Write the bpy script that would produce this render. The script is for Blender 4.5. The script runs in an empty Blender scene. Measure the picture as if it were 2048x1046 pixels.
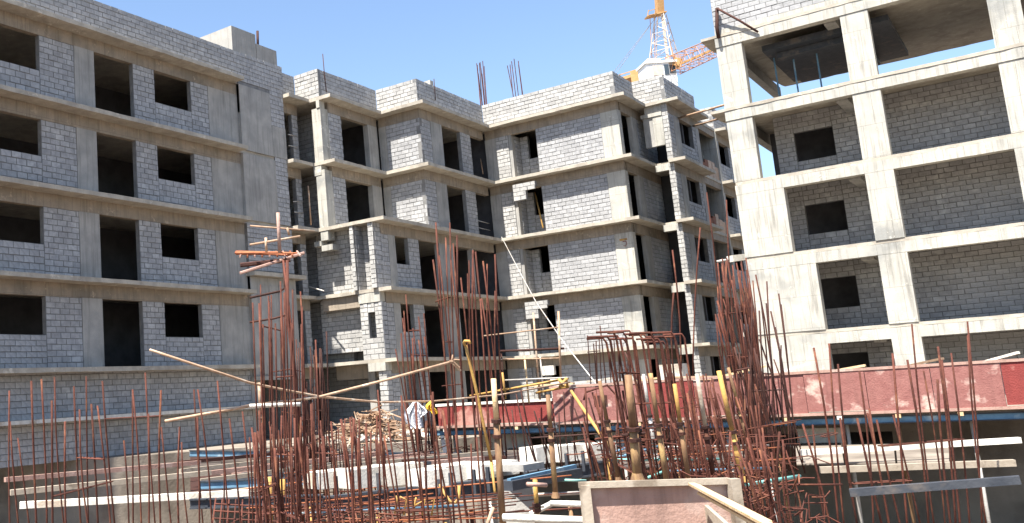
import bpy, math, random
from mathutils import Vector, Matrix
R = random.Random(7)
S = bpy.context.scene
COL = S.collection

# ------------------------------------------------------------------ camera
cam_d = bpy.data.cameras.new('camera')
cam = bpy.data.objects.new('camera', cam_d)
COL.objects.link(cam)
CAM = Vector((21.631, -45.24, -1.466))
RV, UV, FV = Vector((0.76359, 0.642836, -0.060766)), Vector((0.145283, -0.07935, 0.986203)), Vector((-0.629145, 0.761883, 0.153984))
m = Matrix((RV, UV, -FV)).transposed().to_4x4()
m.translation = CAM
cam.matrix_world = m
cam_d.sensor_fit = 'HORIZONTAL'
cam_d.sensor_width = 36
cam_d.lens = 36 * 1928.6 / 2048
cam_d.shift_x = 0.24295
cam_d.shift_y = -0.01050
cam_d.clip_start = 0.1
cam_d.clip_end = 3000
S.camera = cam

# ------------------------------------------------------------------ sky and sun
w = bpy.data.worlds.new('World')
S.world = w
w.use_nodes = True
nt = w.node_tree
sky = nt.nodes.new('ShaderNodeTexSky')
sky.sky_type = 'NISHITA'
sky.sun_disc = False
sky.sun_elevation = math.radians(64)
sky.sun_rotation = math.radians(180)
sky.air_density = 1.0
sky.dust_density = 0.6
sky.ozone_density = 2.0
bg = nt.nodes['Background']
nt.links.new(sky.outputs[0], bg.inputs[0])
bg.inputs[1].default_value = 0.08
sl = bpy.data.lights.new('sun', 'SUN')
sl.energy = 5.0
sl.angle = math.radians(0.5)
sl.color = (1.0, 0.95, 0.87)
sun = bpy.data.objects.new('sun', sl)
COL.objects.link(sun)
sun.rotation_euler = Vector((0.02, 1.0, -2.08)).to_track_quat('-Z', 'Y').to_euler()
S.view_settings.view_transform = 'Standard'
S.view_settings.look = 'None'
S.view_settings.exposure = 1.72
S.view_settings.gamma = 1
S.view_settings.use_curve_mapping = False
S.render.resolution_x = 1024
S.render.resolution_y = 523
# ------------------------------------------------------------------ materials
def mat(name, c1, c2, scale=3.0, rough=0.85, bump=0.25, streak=0.0, c3=None, fine=30, metal=0.0, vary=0.0, grain=None, lines=0.0):
    """two-tone noise material with fine relief; streak: vertical water marks; c3: blotches; vary: piece to piece"""
    M = bpy.data.materials.new(name)
    M.use_nodes = True
    n, l = M.node_tree.nodes, M.node_tree.links
    b = n['Principled BSDF']
    b.inputs['Roughness'].default_value = rough
    b.inputs['Metallic'].default_value = metal
    b.inputs['Specular IOR Level'].default_value = 0.25
    tc = n.new('ShaderNodeTexCoord')
    src = tc.outputs['Object']
    if grain:
        mp0 = n.new('ShaderNodeMapping')
        mp0.inputs['Scale'].default_value = grain
        l.new(src, mp0.inputs[0])
        src = mp0.outputs[0]
    def noise(sc, det=6, vec=src, rr=0.6):
        x = n.new('ShaderNodeTexNoise')
        x.inputs['Scale'].default_value = sc
        x.inputs['Detail'].default_value = det
        x.inputs['Roughness'].default_value = rr
        l.new(vec, x.inputs['Vector'])
        return x.outputs['Fac']
    def ramp(f, a, c):
        r = n.new('ShaderNodeMapRange')
        r.inputs[1].default_value = a
        r.inputs[2].default_value = c
        l.new(f, r.inputs[0])
        return r.outputs[0]
    def mix(f, A, B_, kind='MIX'):
        x = n.new('ShaderNodeMix')
        x.data_type = 'RGBA'
        x.blend_type = kind
        if isinstance(f, float): x.inputs[0].default_value = f
        else: l.new(f, x.inputs[0])
        for i, v in ((6, A), (7, B_)):
            if isinstance(v, tuple): x.inputs[i].default_value = (*v, 1)
            else: l.new(v, x.inputs[i])
        return x.outputs[2]
    col = mix(ramp(noise(scale), 0.35, 0.65), c1, c2)
    if c3:
        col = mix(ramp(noise(scale * 0.37, 4), 0.56, 0.66), col, c3)
    if streak:
        mp = n.new('ShaderNodeMapping')
        mp.inputs['Scale'].default_value = (5, 5, 0.35)
        l.new(tc.outputs['Object'], mp.inputs[0])
        s = ramp(noise(1.6, 5, mp.outputs[0]), 0.5, 0.72)
        ml = n.new('ShaderNodeMath')
        ml.operation = 'MULTIPLY'
        l.new(s, ml.inputs[0])
        ml.inputs[1].default_value = streak
        col = mix(ml.outputs[0], col, tuple(x * 0.42 for x in c1))
    hgt = None
    if lines:
        # pour joints and board joints of the formwork
        sx = n.new('ShaderNodeSeparateXYZ'); l.new(tc.outputs['Object'], sx.inputs[0])
        sm = n.new('ShaderNodeMath'); sm.operation = 'ADD'
        l.new(sx.outputs[0], sm.inputs[0]); l.new(sx.outputs[1], sm.inputs[1])
        wob = n.new('ShaderNodeMath'); wob.operation = 'MULTIPLY_ADD'
        l.new(noise(1.5, 3, tc.outputs['Object']), wob.inputs[0]); wob.inputs[1].default_value = .05; l.new(sm.outputs[0], wob.inputs[2])
        cx_ = n.new('ShaderNodeCombineXYZ'); l.new(wob.outputs[0], cx_.inputs[0]); l.new(sx.outputs[2], cx_.inputs[1])
        bt = n.new('ShaderNodeTexBrick')
        bt.offset = .37
        for i_, v_ in (('Scale', 1), ('Mortar Size', .009), ('Mortar Smooth', .6), ('Brick Width', .61), ('Row Height', 1.21)): bt.inputs[i_].default_value = v_
        l.new(cx_.outputs[0], bt.inputs['Vector'])
        lm = n.new('ShaderNodeMath'); lm.operation = 'MULTIPLY'; l.new(bt.outputs['Fac'], lm.inputs[0]); lm.inputs[1].default_value = lines
        col = mix(lm.outputs[0], col, tuple(x * 0.3 for x in c1))
        # grout specks and pits
        col = mix(ramp(noise(14, 3, tc.outputs['Object'], .8), .60, .70), col, tuple(x * 0.72 for x in c1))
        col = mix(ramp(noise(2.6, 6, tc.outputs['Object'], .75), .60, .66), col, tuple(min(1, x * 1.22) for x in c1))
    if vary:
        oi = n.new('ShaderNodeObjectInfo')
        ge = n.new('ShaderNodeNewGeometry')
        ad = n.new('ShaderNodeMath')
        ad.operation = 'ADD'
        l.new(oi.outputs['Random'], ad.inputs[0])
        l.new(ge.outputs['Random Per Island'], ad.inputs[1])
        fr = n.new('ShaderNodeMath')
        fr.operation = 'FRACT'
        l.new(ad.outputs[0], fr.inputs[0])
        mr = n.new('ShaderNodeMapRange')
        mr.inputs[3].default_value = 1 - vary
        mr.inputs[4].default_value = 1 + vary * 0.7
        l.new(fr.outputs[0], mr.inputs[0])
        cb = n.new('ShaderNodeCombineColor')
        for i in range(3): l.new(mr.outputs[0], cb.inputs[i])
        col = mix(1.0, col, cb.outputs[0], 'MULTIPLY')
    l.new(col, b.inputs['Base Color'])
    bp = n.new('ShaderNodeBump')
    bp.inputs['Strength'].default_value = bump
    bp.inputs['Distance'].default_value = 0.03
    l.new(noise(fine, 5), bp.inputs['Height'])
    l.new(bp.outputs[0], b.inputs['Normal'])
    return M

M = dict(
    gap_shade=mat('gap_shade_plywood', (.075, .06, .05), (.045, .038, .035), 4, .7, .2, c3=(.14, .115, .09)),  # shade of the gaps between timbers put into the colour
    block=mat('block', (.35, .35, .35), (.265, .265, .27), 5, .92, .5, vary=.115, fine=22, c3=(.39, .39, .39)),
    block_sunlit=mat('block_sunlit', (.39, .38, .36), (.30, .295, .285), 5, .92, .5, vary=.15, c3=(.43, .42, .40), fine=22),  # sunlit copy of block: lighter, warmer tone for sun-facing walls
    mortar=mat('mortar', (.205, .20, .195), (.14, .14, .138), 4, .95, .5),
    beam=mat('beam_concrete', (.30, .25, .195), (.225, .19, .15), 1.6, .88, .35, streak=.55, lines=.5, c3=(.19, .165, .135)),
    slab=mat('slab_concrete', (.42, .38, .315), (.30, .27, .225), 2.2, .88, .35, c3=(.27, .24, .20), lines=.25),
    conc=mat('grey_concrete', (.35, .335, .31), (.255, .25, .235), 1.3, .88, .35, streak=.6, c3=(.25, .24, .225)),
    cream=mat('cream_concrete', (.43, .41, .36), (.34, .33, .295), 1.1, .88, .4, streak=.8, lines=.6, c3=(.25, .25, .235)),
    inner=mat('inner_room_shade', (.08,.08,.085), (.05,.05,.055), 1.5, .95, .2),  # darkness of rooms and recesses put into the wall colour
    rust=mat('rusty_steel', (.105, .034, .022), (.065, .022, .015), 9, .85, .3, c3=(.15, .058, .032), vary=.35),
    rust_dark=mat('dark_rusty_steel', (.06, .023, .016), (.035, .015, .012), 9, .8, .3, vary=.35),
    rust_orange=mat('orange_rusty_steel', (.30, .105, .045), (.19, .06, .028), 9, .8, .3, vary=.3),
    prop=mat('yellow_rusty_prop', (.25, .15, .075), (.12, .065, .04), 11, .7, .3, c3=(.36, .24, .10), grain=(1, 1, .3)),
    yellow=mat('yellow_paint', (.46, .28, .08), (.34, .19, .06), 5, .65, .2, c3=(.22, .13, .06)),
    bamboo=mat('bamboo', (.40, .265, .175), (.28, .18, .115), 7, .6, .2, c3=(.50, .42, .33), vary=.35),
    wood=mat('weathered_timber', (.37, .315, .25), (.31, .26, .20), 9, .8, .15, vary=.25, c3=(.20, .16, .12), grain=(1, 1, 1)),
    pale_wood=mat('pale_timber', (.62, .46, .27), (.50, .35, .19), 6, .7, .3),
    pink=mat('worn_film_plywood', (.37, .235, .19), (.29, .18, .145), 3.5, .65, .3, streak=.5, c3=(.44, .33, .28)),
    red=mat('red_plywood', (.22, .042, .036), (.17, .032, .028), 3, .7, .4, streak=.3, c3=(.38, .20, .16)),
    redpale=mat('faded_red_plywood', (.25, .11, .095), (.20, .08, .07), 5, .75, .4, streak=.4, c3=(.46, .33, .28)),
    white=mat('white_board', (.70, .67, .60), (.55, .51, .44), 4, .7, .3, streak=.3, vary=.15, c3=(.42, .35, .27)),
    whitepaint=mat('white_paint', (.78, .78, .76), (.68, .68, .66), 4, .5, .1),
    black=mat('black_beam', (.03, .035, .045), (.05, .055, .065), 5, .6, .2, c3=(.09, .08, .075)),
    blue=mat('blue_paint', (.13, .24, .33), (.08, .16, .24), 5, .6, .2, c3=(.30, .37, .40)),
    teal=mat('teal_paint', (.18, .42, .38), (.12, .32, .30), 5, .5, .2, c3=(.3, .45, .4)),
    pipe=mat('galvanised_pipe', (.50, .48, .45), (.38, .36, .33), 6, .45, .2, c3=(.33, .25, .19), metal=.3),
    crane_y=mat('crane_orange', (.44, .27, .12), (.38, .21, .08), 3, .5, .1),
    crane_r=mat('crane_red', (.48, .25, .13), (.40, .20, .11), 3, .5, .1),
    crane_p=mat('crane_pale', (.58, .50, .42), (.48, .40, .34), 3, .5, .1),
    glass=mat('dark_glass', (.06, .08, .10), (.05, .07, .09), 2, .15, .05),
    cloth_w=mat('white_cloth', (.75, .75, .76), (.6, .6, .62), 6, .9, .4),
    cloth_y=mat('yellow_cloth', (.75, .48, .05), (.6, .36, .04), 6, .9, .4),
    earth=mat('earth', (.17, .13, .10), (.11, .085, .065), .6, .95, .8, c3=(.22, .18, .14), fine=6),
    podium=mat('podium_concrete', (.25, .215, .175), (.17, .145, .12), .8, .92, .5, c3=(.12, .10, .08), fine=12),
    brown=mat('brown_mesh', (.20, .075, .04), (.13, .05, .03), 8, .8, .4),
)

# ------------------------------------------------------------------ mesh helpers
class MB:
    def __init__(s): s.v, s.f = [], []
    def box(s, x0, y0, z0, x1, y1, z1):
        x0, x1 = min(x0, x1), max(x0, x1); y0, y1 = min(y0, y1), max(y0, y1); z0, z1 = min(z0, z1), max(z0, z1)
        b = len(s.v)
        s.v += [(x, y, z) for z in (z0, z1) for x, y in ((x0, y0), (x1, y0), (x1, y1), (x0, y1))]
        s.f += [(b, b+3, b+2, b+1), (b+4, b+5, b+6, b+7), (b, b+1, b+5, b+4), (b+1, b+2, b+6, b+5), (b+2, b+3, b+7, b+6), (b+3, b, b+4, b+7)]
        return s
    def bar(s, p, q, w, h, up=(0, 0, 1)):
        p, q, up = Vector(p), Vector(q), Vector(up)
        d = (q - p).normalized()
        a = d.cross(up)
        if a.length < 1e-4: a = d.cross(Vector((0, 1, 0)))
        a.normalize()
        c = a.cross(d).normalized()
        b = len(s.v)
        for e in (p, q):
            for i, j in ((-1, -1), (1, -1), (1, 1), (-1, 1)):
                s.v.append(tuple(e + a * (w / 2 * i) + c * (h / 2 * j)))
        s.f += [(b, b+1, b+2, b+3), (b+7, b+6, b+5, b+4)] + [(b+i, b+4+i, b+4+(i+1) % 4, b+(i+1) % 4) for i in range(4)]
        return s
    def tube(s, pts, r, n=6, r2=None, cap=True):
        pts = [Vector(p) for p in pts]
        b = len(s.v)
        N = len(pts)
        prev = None
        for i, p in enumerate(pts):
            d = (pts[min(i+1, N-1)] - pts[max(i-1, 0)]).normalized()
            a = prev - d * prev.dot(d) if prev is not None else d.cross(Vector((.31, .95, .05)))
            if a.length < 1e-4: a = d.cross(Vector((1, 0, .2)))
            a.normalize(); prev = a
            c = d.cross(a)
            rr = r if r2 is None else r + (r2 - r) * i / (N - 1)
            for k in range(n):
                t = 2 * math.pi * k / n
                s.v.append(tuple(p + a * (rr * math.cos(t)) + c * (rr * math.sin(t))))
        for i in range(N - 1):
            for k in range(n):
                s.f.append((b+i*n+k, b+i*n+(k+1) % n, b+(i+1)*n+(k+1) % n, b+(i+1)*n+k))
        if cap:
            s.f.append(tuple(b+k for k in reversed(range(n))))
            s.f.append(tuple(b+(N-1)*n+k for k in range(n)))
        return s
    def poly(s, pts, z0, z1):
        b = len(s.v); n = len(pts)
        s.v += [(x, y, z0) for x, y in pts] + [(x, y, z1) for x, y in pts]
        s.f += [tuple(b+i for i in reversed(range(n))), tuple(b+n+i for i in range(n))]
        s.f += [(b+i, b+(i+1) % n, b+n+(i+1) % n, b+n+i) for i in range(n)]
        return s
    def build(s, name, m, parent=None, smooth=False, **props):
        me = bpy.data.meshes.new(name)
        me.from_pydata(s.v, [], s.f)
        me.materials.append(M[m])
        if smooth:
            me.polygons.foreach_set('use_smooth', [True] * len(me.polygons))
        me.update()
        o = bpy.data.objects.new(name, me)
        COL.objects.link(o)
        if parent: 
            o.parent = parent
            o.matrix_parent_inverse = PINV[parent.name]
        for k, v in props.items(): o[k] = v
        return o
PINV = {}
def thing(name, label, cat, loc, group=None):
    o = bpy.data.objects.new(name, None)
    COL.objects.link(o)
    o.location = loc
    o.empty_display_size = .2
    o['label'] = label; o['category'] = cat
    if group: o['group'] = group
    PINV[o.name] = Matrix.Translation(loc).inverted()
    return o
def sub(o):
    """let a part carry sub-parts of its own: they keep world coordinates"""
    PINV[o.name] = PINV[o.parent.name] if False else Matrix.Identity(4)
    return o
def tagp(label, cat, group=None):
    d = dict(label=label, category=cat)
    if group: d['group'] = group
    return d
def in_view(p):
    d = Vector(p) - CAM
    z = d.dot(FV)
    if z < .5: return None
    u = 1024 + (-497.6) + 1928.6 * d.dot(RV) / z
    v = 523 + (-21.5) - 1928.6 * d.dot(UV) / z
    return (u, v, z)
# ------------------------------------------------------------------ buildings
BLK = {}
def block_mesh(ax, m, k):
    key = (ax, m, k)
    if key not in BLK:
        b = MB()
        rr = random.Random(k)
        e = .004
        if ax == 'A': b.box(-.19, -.0, -.089, .19, .1, .089)
        else: b.box(-.1, -.19, -.089, 0, .19, .089)
        b.v = [tuple(c + rr.uniform(-e, e) for c in v) for v in b.v]
        me = bpy.data.meshes.new('brick')
        me.from_pydata(b.v, [], b.f); me.materials.append(M[m]); me.update()
        BLK[key] = me
    return BLK[key]

class Building:
    def __init__(s, name, label, cat, loc):
        s.root = thing(name, label, cat, loc)
        s.blocks = []
    def part(s, name, mb, m, **k): return mb.build(name, m, s.root, **k)
    def B(s, ax, c, u0, u1, z0, z1, d0, d1, mb):
        """box on a wall plane: d is depth into the wall from the face"""
        if ax == 'A': mb.box(u0, c + d0, z0, u1, c + d1, z1)
        else: mb.box(c - d1, u0, z0, c - d0, u1, z1)
        return mb
    def bricks(s, ax, c, u0, u1, z0, z1, m='block'):
        rr = random.Random(hash((round(c*10), round(u0*10), round(z0*10))) & 0xffff)
        n = max(1, round((z1 - z0) / .2))
        ch = (z1 - z0) / n
        for i in range(n):
            za = z0 + i * ch
            u = u0 - (.2 if i % 2 else 0) - rr.uniform(0, .03)
            while u < u1:
                a, b = max(u, u0), min(u + .4, u1)
                u += .4
                if b - a < .07: continue
                s.blocks.append((ax, c + rr.uniform(-.01, .01), (a + b) / 2 + rr.uniform(-.004, .004), b - a - .024 - rr.uniform(0, .008), za + ch / 2 + rr.uniform(-.003, .003) + .006 * math.sin(u * 1.3 + i), ch - .024 - rr.uniform(0, .009), m))
    def wall(s, ax, c, z0, z1, segs, t=.2, beam=True, m='block', colm='conc', bh=.62):
        zh = z1 - bh if beam else z1
        for g in segs:
            u0, u1, k = g[:3]
            if k in 'kw':
                if k == 'k': rg = [(u0, u1, z0, zh)]
                else:
                    sill, head = g[3], g[4]
                    rg = [(u0, u1, z0, z0 + sill)]
                    if head < zh - z0 - .02: rg.append((u0, u1, z0 + head, zh))
                for a, b, za, zb in rg:
                    s.part('wall', s.B(ax, c, a, b, za, zb, .014, t, MB()), 'mortar')
                    s.bricks(ax, c, a, b, za, zb, m)
            elif k == 'c':
                s.part('column', s.B(ax, c, u0, u1, z0, zh, -.012 - R.uniform(0, .01), t + .05, MB()), colm)
        if beam:
            a, b = segs[0][0], segs[-1][1]
            s.part('beam', s.B(ax, c, a, b, zh, z1 - .15, -.006, t + .02, MB()), 'beam')
    def parapet(s, ax, c, u0, u1, z0, z1, t=.2, m='block'):
        s.part('parapet', s.B(ax, c, u0, u1, z0, z1 - .012, .014, t - .014, MB()), 'mortar')
        s.bricks(ax, c, u0, u1, z0, z1, m)
    def slab(s, pts, zt, th=.15, m='slab'):
        out = []
        for i, p in enumerate(pts):
            q = pts[(i + 1) % len(pts)]
            L = math.hypot(q[0] - p[0], q[1] - p[1]); n = max(1, int(L / .35))
            for k in range(n):
                t = k / n; j = .011 if k else .004
                out.append((p[0] + (q[0] - p[0]) * t + R.uniform(-j, j), p[1] + (q[1] - p[1]) * t + R.uniform(-j, j)))
        mb = MB().poly(out, zt - th, zt)
        n = len(out)
        mb.v = [(x, y, z + (R.uniform(-.012, .012) if i < n else R.uniform(-.006, .006))) for i, (x, y, z) in enumerate(mb.v)]
        return s.part('slab', mb, m)
    def finish(s, limit=296):
        def size(b):
            ax, c, u, ln, z, h, m = b
            p = (u, c, z) if ax == 'A' else (c, u, z)
            q = in_view(p)
            if not q or not (-20 < q[0] < 2068 and -20 < q[1] < 1066): return -1
            d = (CAM - Vector(p)); cs = abs(d.y if ax == 'A' else d.x) / d.length
            bonus = 1 if 500 < q[0] < 1545 else .2
            return ln * cs / q[2] * bonus
        bs = sorted(s.blocks, key=size, reverse=True)
        full = [b for b in bs if b[3] > .36][:limit]
        fs = set(id(b) for b in full)
        for i, b in enumerate(full):
            ax, c, u, ln, z, h, m = b
            o = bpy.data.objects.new('brick', block_mesh(ax, m, i % 5))
            COL.objects.link(o)
            o.parent = s.root
            o.matrix_parent_inverse = PINV[s.root.name]
            o.location = (u, c, z) if ax == 'A' else (c, u, z)
            o.scale = (1, 1, h / .178)
        mbs = {}
        for b in bs:
            if id(b) in fs: continue
            ax, c, u, ln, z, h, m = b
            s.B(ax, c, u - ln/2, u + ln/2, z - h/2, z + h/2, 0, .1, mbs.setdefault(m, MB()))
        for m, mb in mbs.items(): mb.build('brickwork', m, s.root, kind='stuff')

# ================================================================== main block
ZT = [12, 9, 6, 3, 0]
mb_ = Building('apartment_block', 'unfinished grey block apartment house in the middle, with stepped facade and cream slab edges', 'building', (0, 0, -3))
back = [(-14, 18), (-14, -10.9)]
up = [(-3.45, -10.9), (-2.3, -10.9), (-2.3, -6.7), (0, -6.7), (0, 0), (7, 0)]
lowf = [(-3.7, -10.75), (0, -10.75), (0, 0), (7, 0)]
tail = [(7, 3), (7, 3.6), (7.75, 3.6), (7.75, 3.0), (8.55, 3.0), (8.55, 8.2), (7.97, 8.2), (7.97, 11.45)]
far = [(8.55, 11.45), (8.55, 18)]
mb_.slab([(-14, -10.9)] + up + [(7, 3), (8.55, 3.0), (8.55, 8.2), (7.97, 8.2), (7.97, 11.45), (8.55, 11.45), (8.55, 18), (-14, 18)], 12)
for z in ZT[1:]:
    f_ = up if z == 9 else ([(-3.7, -10.92), (0, -10.92), (0, 0), (7, 0)] if z == 6 else lowf)
    mb_.slab([(-14, f_[0][1])] + f_ + tail + far + [(-14, 18)], z)
# upstand of the broken slab edge, hanging stubs
for z0 in (9, 6, 3, 0, -3):
    z1 = z0 + 3
    up_ = z0 >= 6
    # facade with the blank block panels (faces the sun)
    rec = 1.0
    top = z1 - .62
    if z0 >= 0 or True:
        mb_.part('beam', MB().box(-.6, .594, top, 6.4, .82, z1 - .15), 'beam')
        mb_.part('column', MB().box(-.62, .585, z0, 0.0, .9, top), 'conc')
        # pier of blocks, recess with a window, panel, end column
        mb_.part('wall', MB().box(0.0, .574, z0, .7, .8, top), 'mortar')
        mb_.bricks('A', .56, 0.0, .7, z0, top, 'block_sunlit')
        mb_.part('column', MB().box(.7, .62, z0, .86, .95, top), 'conc')
        for q_ in ((.86, 1.614, z0, 1.3, 1.8, top), (1.3, 1.614, z0, 2.2, 1.8, z0 + 1.15), (.68, .95, z0, .86, 1.8, top), (2.22, .83, z0, 2.4, 1.8, top)): mb_.part('wall', MB().box(*q_), 'mortar')
        mb_.bricks('A', 1.6, .86, 1.3, z0, top); mb_.bricks('A', 1.6, 1.3, 2.22, z0, z0 + 1.15)
        mb_.bricks('B', .874, .95, 1.6, z0, top)
        mb_.part('wall', MB().box(2.2, .614, z0, 5.55, .83, top), 'mortar')
        mb_.bricks('A', .6, 2.2, 5.55, z0, top)
        mb_.part('column', MB().box(5.55, .585, z0, 6.415, 1.0, top), 'cream')
        # flank with the tall doorway
        mb_.part('beam', MB().box(6.2, 1.0, top, 6.406, 6, z1 - .15), 'beam')
        mb_.part('column', MB().box(6.2, 2.42, z0, 6.41, 3.2, top), 'conc')
        mb_.part('wall', MB().box(6.2, 3.2, z0, 6.386, 6, top), 'mortar')
        mb_.bricks('B', 6.4, 3.2, 6, z0, top)
    # inner return facade with openings
    if up_:
        mb_.wall('B', -.6, z0, z1, [(-6.1, -5.1, 'k'), (-5.1, -4.05, 'c'), (-4.05, -2.15, 'o'), (-2.15, -1.07, 'k'), (-1.07, .36, 'o')])
        mb_.wall('A', -6.1, z0, z1, [(-2.9, -2.5, 'c'), (-2.5, -.602, 'k')], beam=True)
        mb_.wall('B', -2.9, z0, z1, [(-10.3, -9.28, 'k'), (-9.28, -7.1, 'o'), (-7.1, -6.3, 'c')])
    else:
        lo = [(-10.3, -9.75, 'k'), (-9.75, -9.2, 'c'), (-9.2, -8.1, 'w', 1.15, 2.38), (-8.1, -7.17, 'k'), (-7.17, -5.33, 'o'), (-5.33, -3.95, 'c')]
        mb_.wall('B', -.6, z0, z1, lo + [(-3.95, -2.1 if z0 == 3 else .36, 'o')] + ([(-2.1, -1.95, 'c'), (-1.95, .36, 'o')] if z0 == 3 else []))
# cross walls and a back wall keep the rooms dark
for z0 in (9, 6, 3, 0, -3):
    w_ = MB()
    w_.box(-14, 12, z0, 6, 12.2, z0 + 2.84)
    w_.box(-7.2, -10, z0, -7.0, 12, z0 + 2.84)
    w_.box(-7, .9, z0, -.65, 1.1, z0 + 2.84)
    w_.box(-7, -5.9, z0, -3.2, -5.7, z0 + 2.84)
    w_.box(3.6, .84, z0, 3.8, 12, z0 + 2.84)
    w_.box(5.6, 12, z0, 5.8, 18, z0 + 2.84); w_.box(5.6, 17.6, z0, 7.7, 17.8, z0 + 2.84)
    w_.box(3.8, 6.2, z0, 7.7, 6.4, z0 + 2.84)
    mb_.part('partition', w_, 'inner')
# roof parapets
P0, P1 = 12.0, 13.32
w_ = None
mb_.parapet('B', -2.9, -10.88, -6.1, P0, P1)
mb_.parapet('A', -10.9, -4.25, -2.89, P0, P1, m='block_sunlit')
mb_.parapet('A', -6.1, -2.9, -.6, P0, P1, m='block_sunlit')
mb_.parapet('B', -.6, -6.1, .6, P0, P1)
mb_.parapet('A', .6, -.6, 6.4, P0, P1, m='block_sunlit')
mb_.parapet('B', 6.4, .6, 3.6, P0, P1)
mb_.parapet('A', 3.2, 6.4, 7.93, P0, P1, m='block_sunlit')
mb_.parapet('B', 7.95, 3.2, 8.2, P0, P1 - .1)
mb_.parapet('A', 11.5, 6.4, 7.93, P0, P1, m='block_sunlit')
mb_.parapet('B', 7.95, 11.5, 18, P0, P1)
mb_.part('parapet', MB().box(6.2, 8.2, 12, 7.9, 8.35, 13.1), 'mortar')
mb_.part('stub_column', MB().box(-1.0, -4.7, 12, -.62, -4.4, 13.55), 'cream')
# lit column at the left end and the deep head beams under it
for z0 in (9, 6):
    mb_.part('column', MB().box(-3.4, -10.86, z0 + (0 if z0 == 9 else 0), -2.92, -10.3, z0 + (2.5 if z0 == 9 else 2.62)), 'cream')
mb_.part('beam_end', MB().box(-3.5, -10.88, 8.4, -3.08, -10.4, 8.84), 'cream')
mb_.part('beam_end', MB().box(-3.1, -10.9, 11.5, -2.92, -10.5, 11.84), 'cream')
mb_.part('beam_end', MB().box(-3.75, -10.9, 5.2, -3.35, -10.4, 5.42).box(-3.35, -10.9, 5.42, -2.95, -10.4, 5.84).box(-3.35, -10.9, 4.95, -2.75, -10.4, 5.2), 'cream')
for z0 in (9, 6, 3, 0, -3):
    if z0 < 0: continue
    mb_.part('wall', MB().box(-6.1, -9.5, z0, -3.0, -9.3, z0 + 2.84), 'mortar')
    mb_.bricks('A', -9.514, -6.1, -3.0, z0, z0 + 2.84)
# projecting lower block: fins, recessed back wall
for z0 in (3, 0, -3):
    z1 = z0 + 3
    ztop = z1 - .15
    yb = -10.15
    zl = z0 + (.42 if z0 == 0 else 0)
    if z0 < 0:
        mb_.part('wall', MB().box(-6.1, -7.986, z0, -.82, -7.8, ztop), 'mortar')
        mb_.bricks('A', -8.0, -6.1, -.82, z0, ztop)
        mb_.part('column', MB().box(-2.0, -10.0, z0, -1.65, -9.6, ztop), 'conc')
        mb_.part('beam', MB().box(-3.75, -9.9, -.75, -1.0, -9.6, -.152), 'beam')
    else:
        mb_.part('wall', MB().box(-4.2, yb + .014, zl, -.82, yb + .2, ztop), 'mortar')
        mb_.bricks('A', yb, -4.2, -.82, zl, ztop, 'block_sunlit')
    if z0 == 0:
        mb_.part('wall', MB().box(-4.2, -9.2, 0, -.82, -9.0, .42), 'mortar')  # low recess made up here to darken the foot of the wall
        mb_.part('beam', MB().box(-3.75, -10.6, 2.3, -1.75, -10.2, 2.846), 'beam')
    if z0 == 3:
        for a, b in ((-1.85, -1.63), (-.9, -.62)):
            mb_.part('wall', MB().box(a + .014, -10.84, z0, b - .014, yb, ztop), 'mortar')
            mb_.bricks('A', -10.86, a, b, z0, ztop, 'block_sunlit')
            mb_.bricks('B', b, -10.74, yb, z0, ztop)
        mb_.part('beam', MB().box(-1.72, -10.73, 2.42, -.62, -10.35, 2.85), 'cream')
    if z0 == 0:
        # notched panel of blocks with a small dark opening
        mb_.part('wall', MB().box(-1.7, -10.68, 0, -.62, -10.5, .9).box(-1.7, -10.68, .9, -1.3, -10.5, 2.42).box(-.95, -10.68, .9, -.62, -10.5, 2.42).box(-1.3, -10.68, 2.0, -.95, -10.5, 2.42), 'mortar')
        for a, b, za, zb in ((-1.7, -.6, 0, .9), (-1.7, -1.3, .9, 2.42), (-.95, -.6, .9, 2.42), (-1.3, -.95, 2.0, 2.42)):
            mb_.bricks('A', -10.7, a, b, za, zb, 'block_sunlit')
        mb_.bricks('B', -.6, -10.69, -10.3, 0, 2.42)
        mb_.part('beam', MB().box(-1.45, -10.78, -.5, -.58, -10.3, -.152), 'cream')
    if z0 == -3:
        mb_.part('wall', MB().box(-.98, -10.68, -3, -.62, -10.3, -.5), 'mortar')
        mb_.bricks('A', -10.7, -1.0, -.6, -3, -.5, 'block_sunlit')
        mb_.bricks('B', -.6, -10.69, -10.3, -3, -.5)
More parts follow.
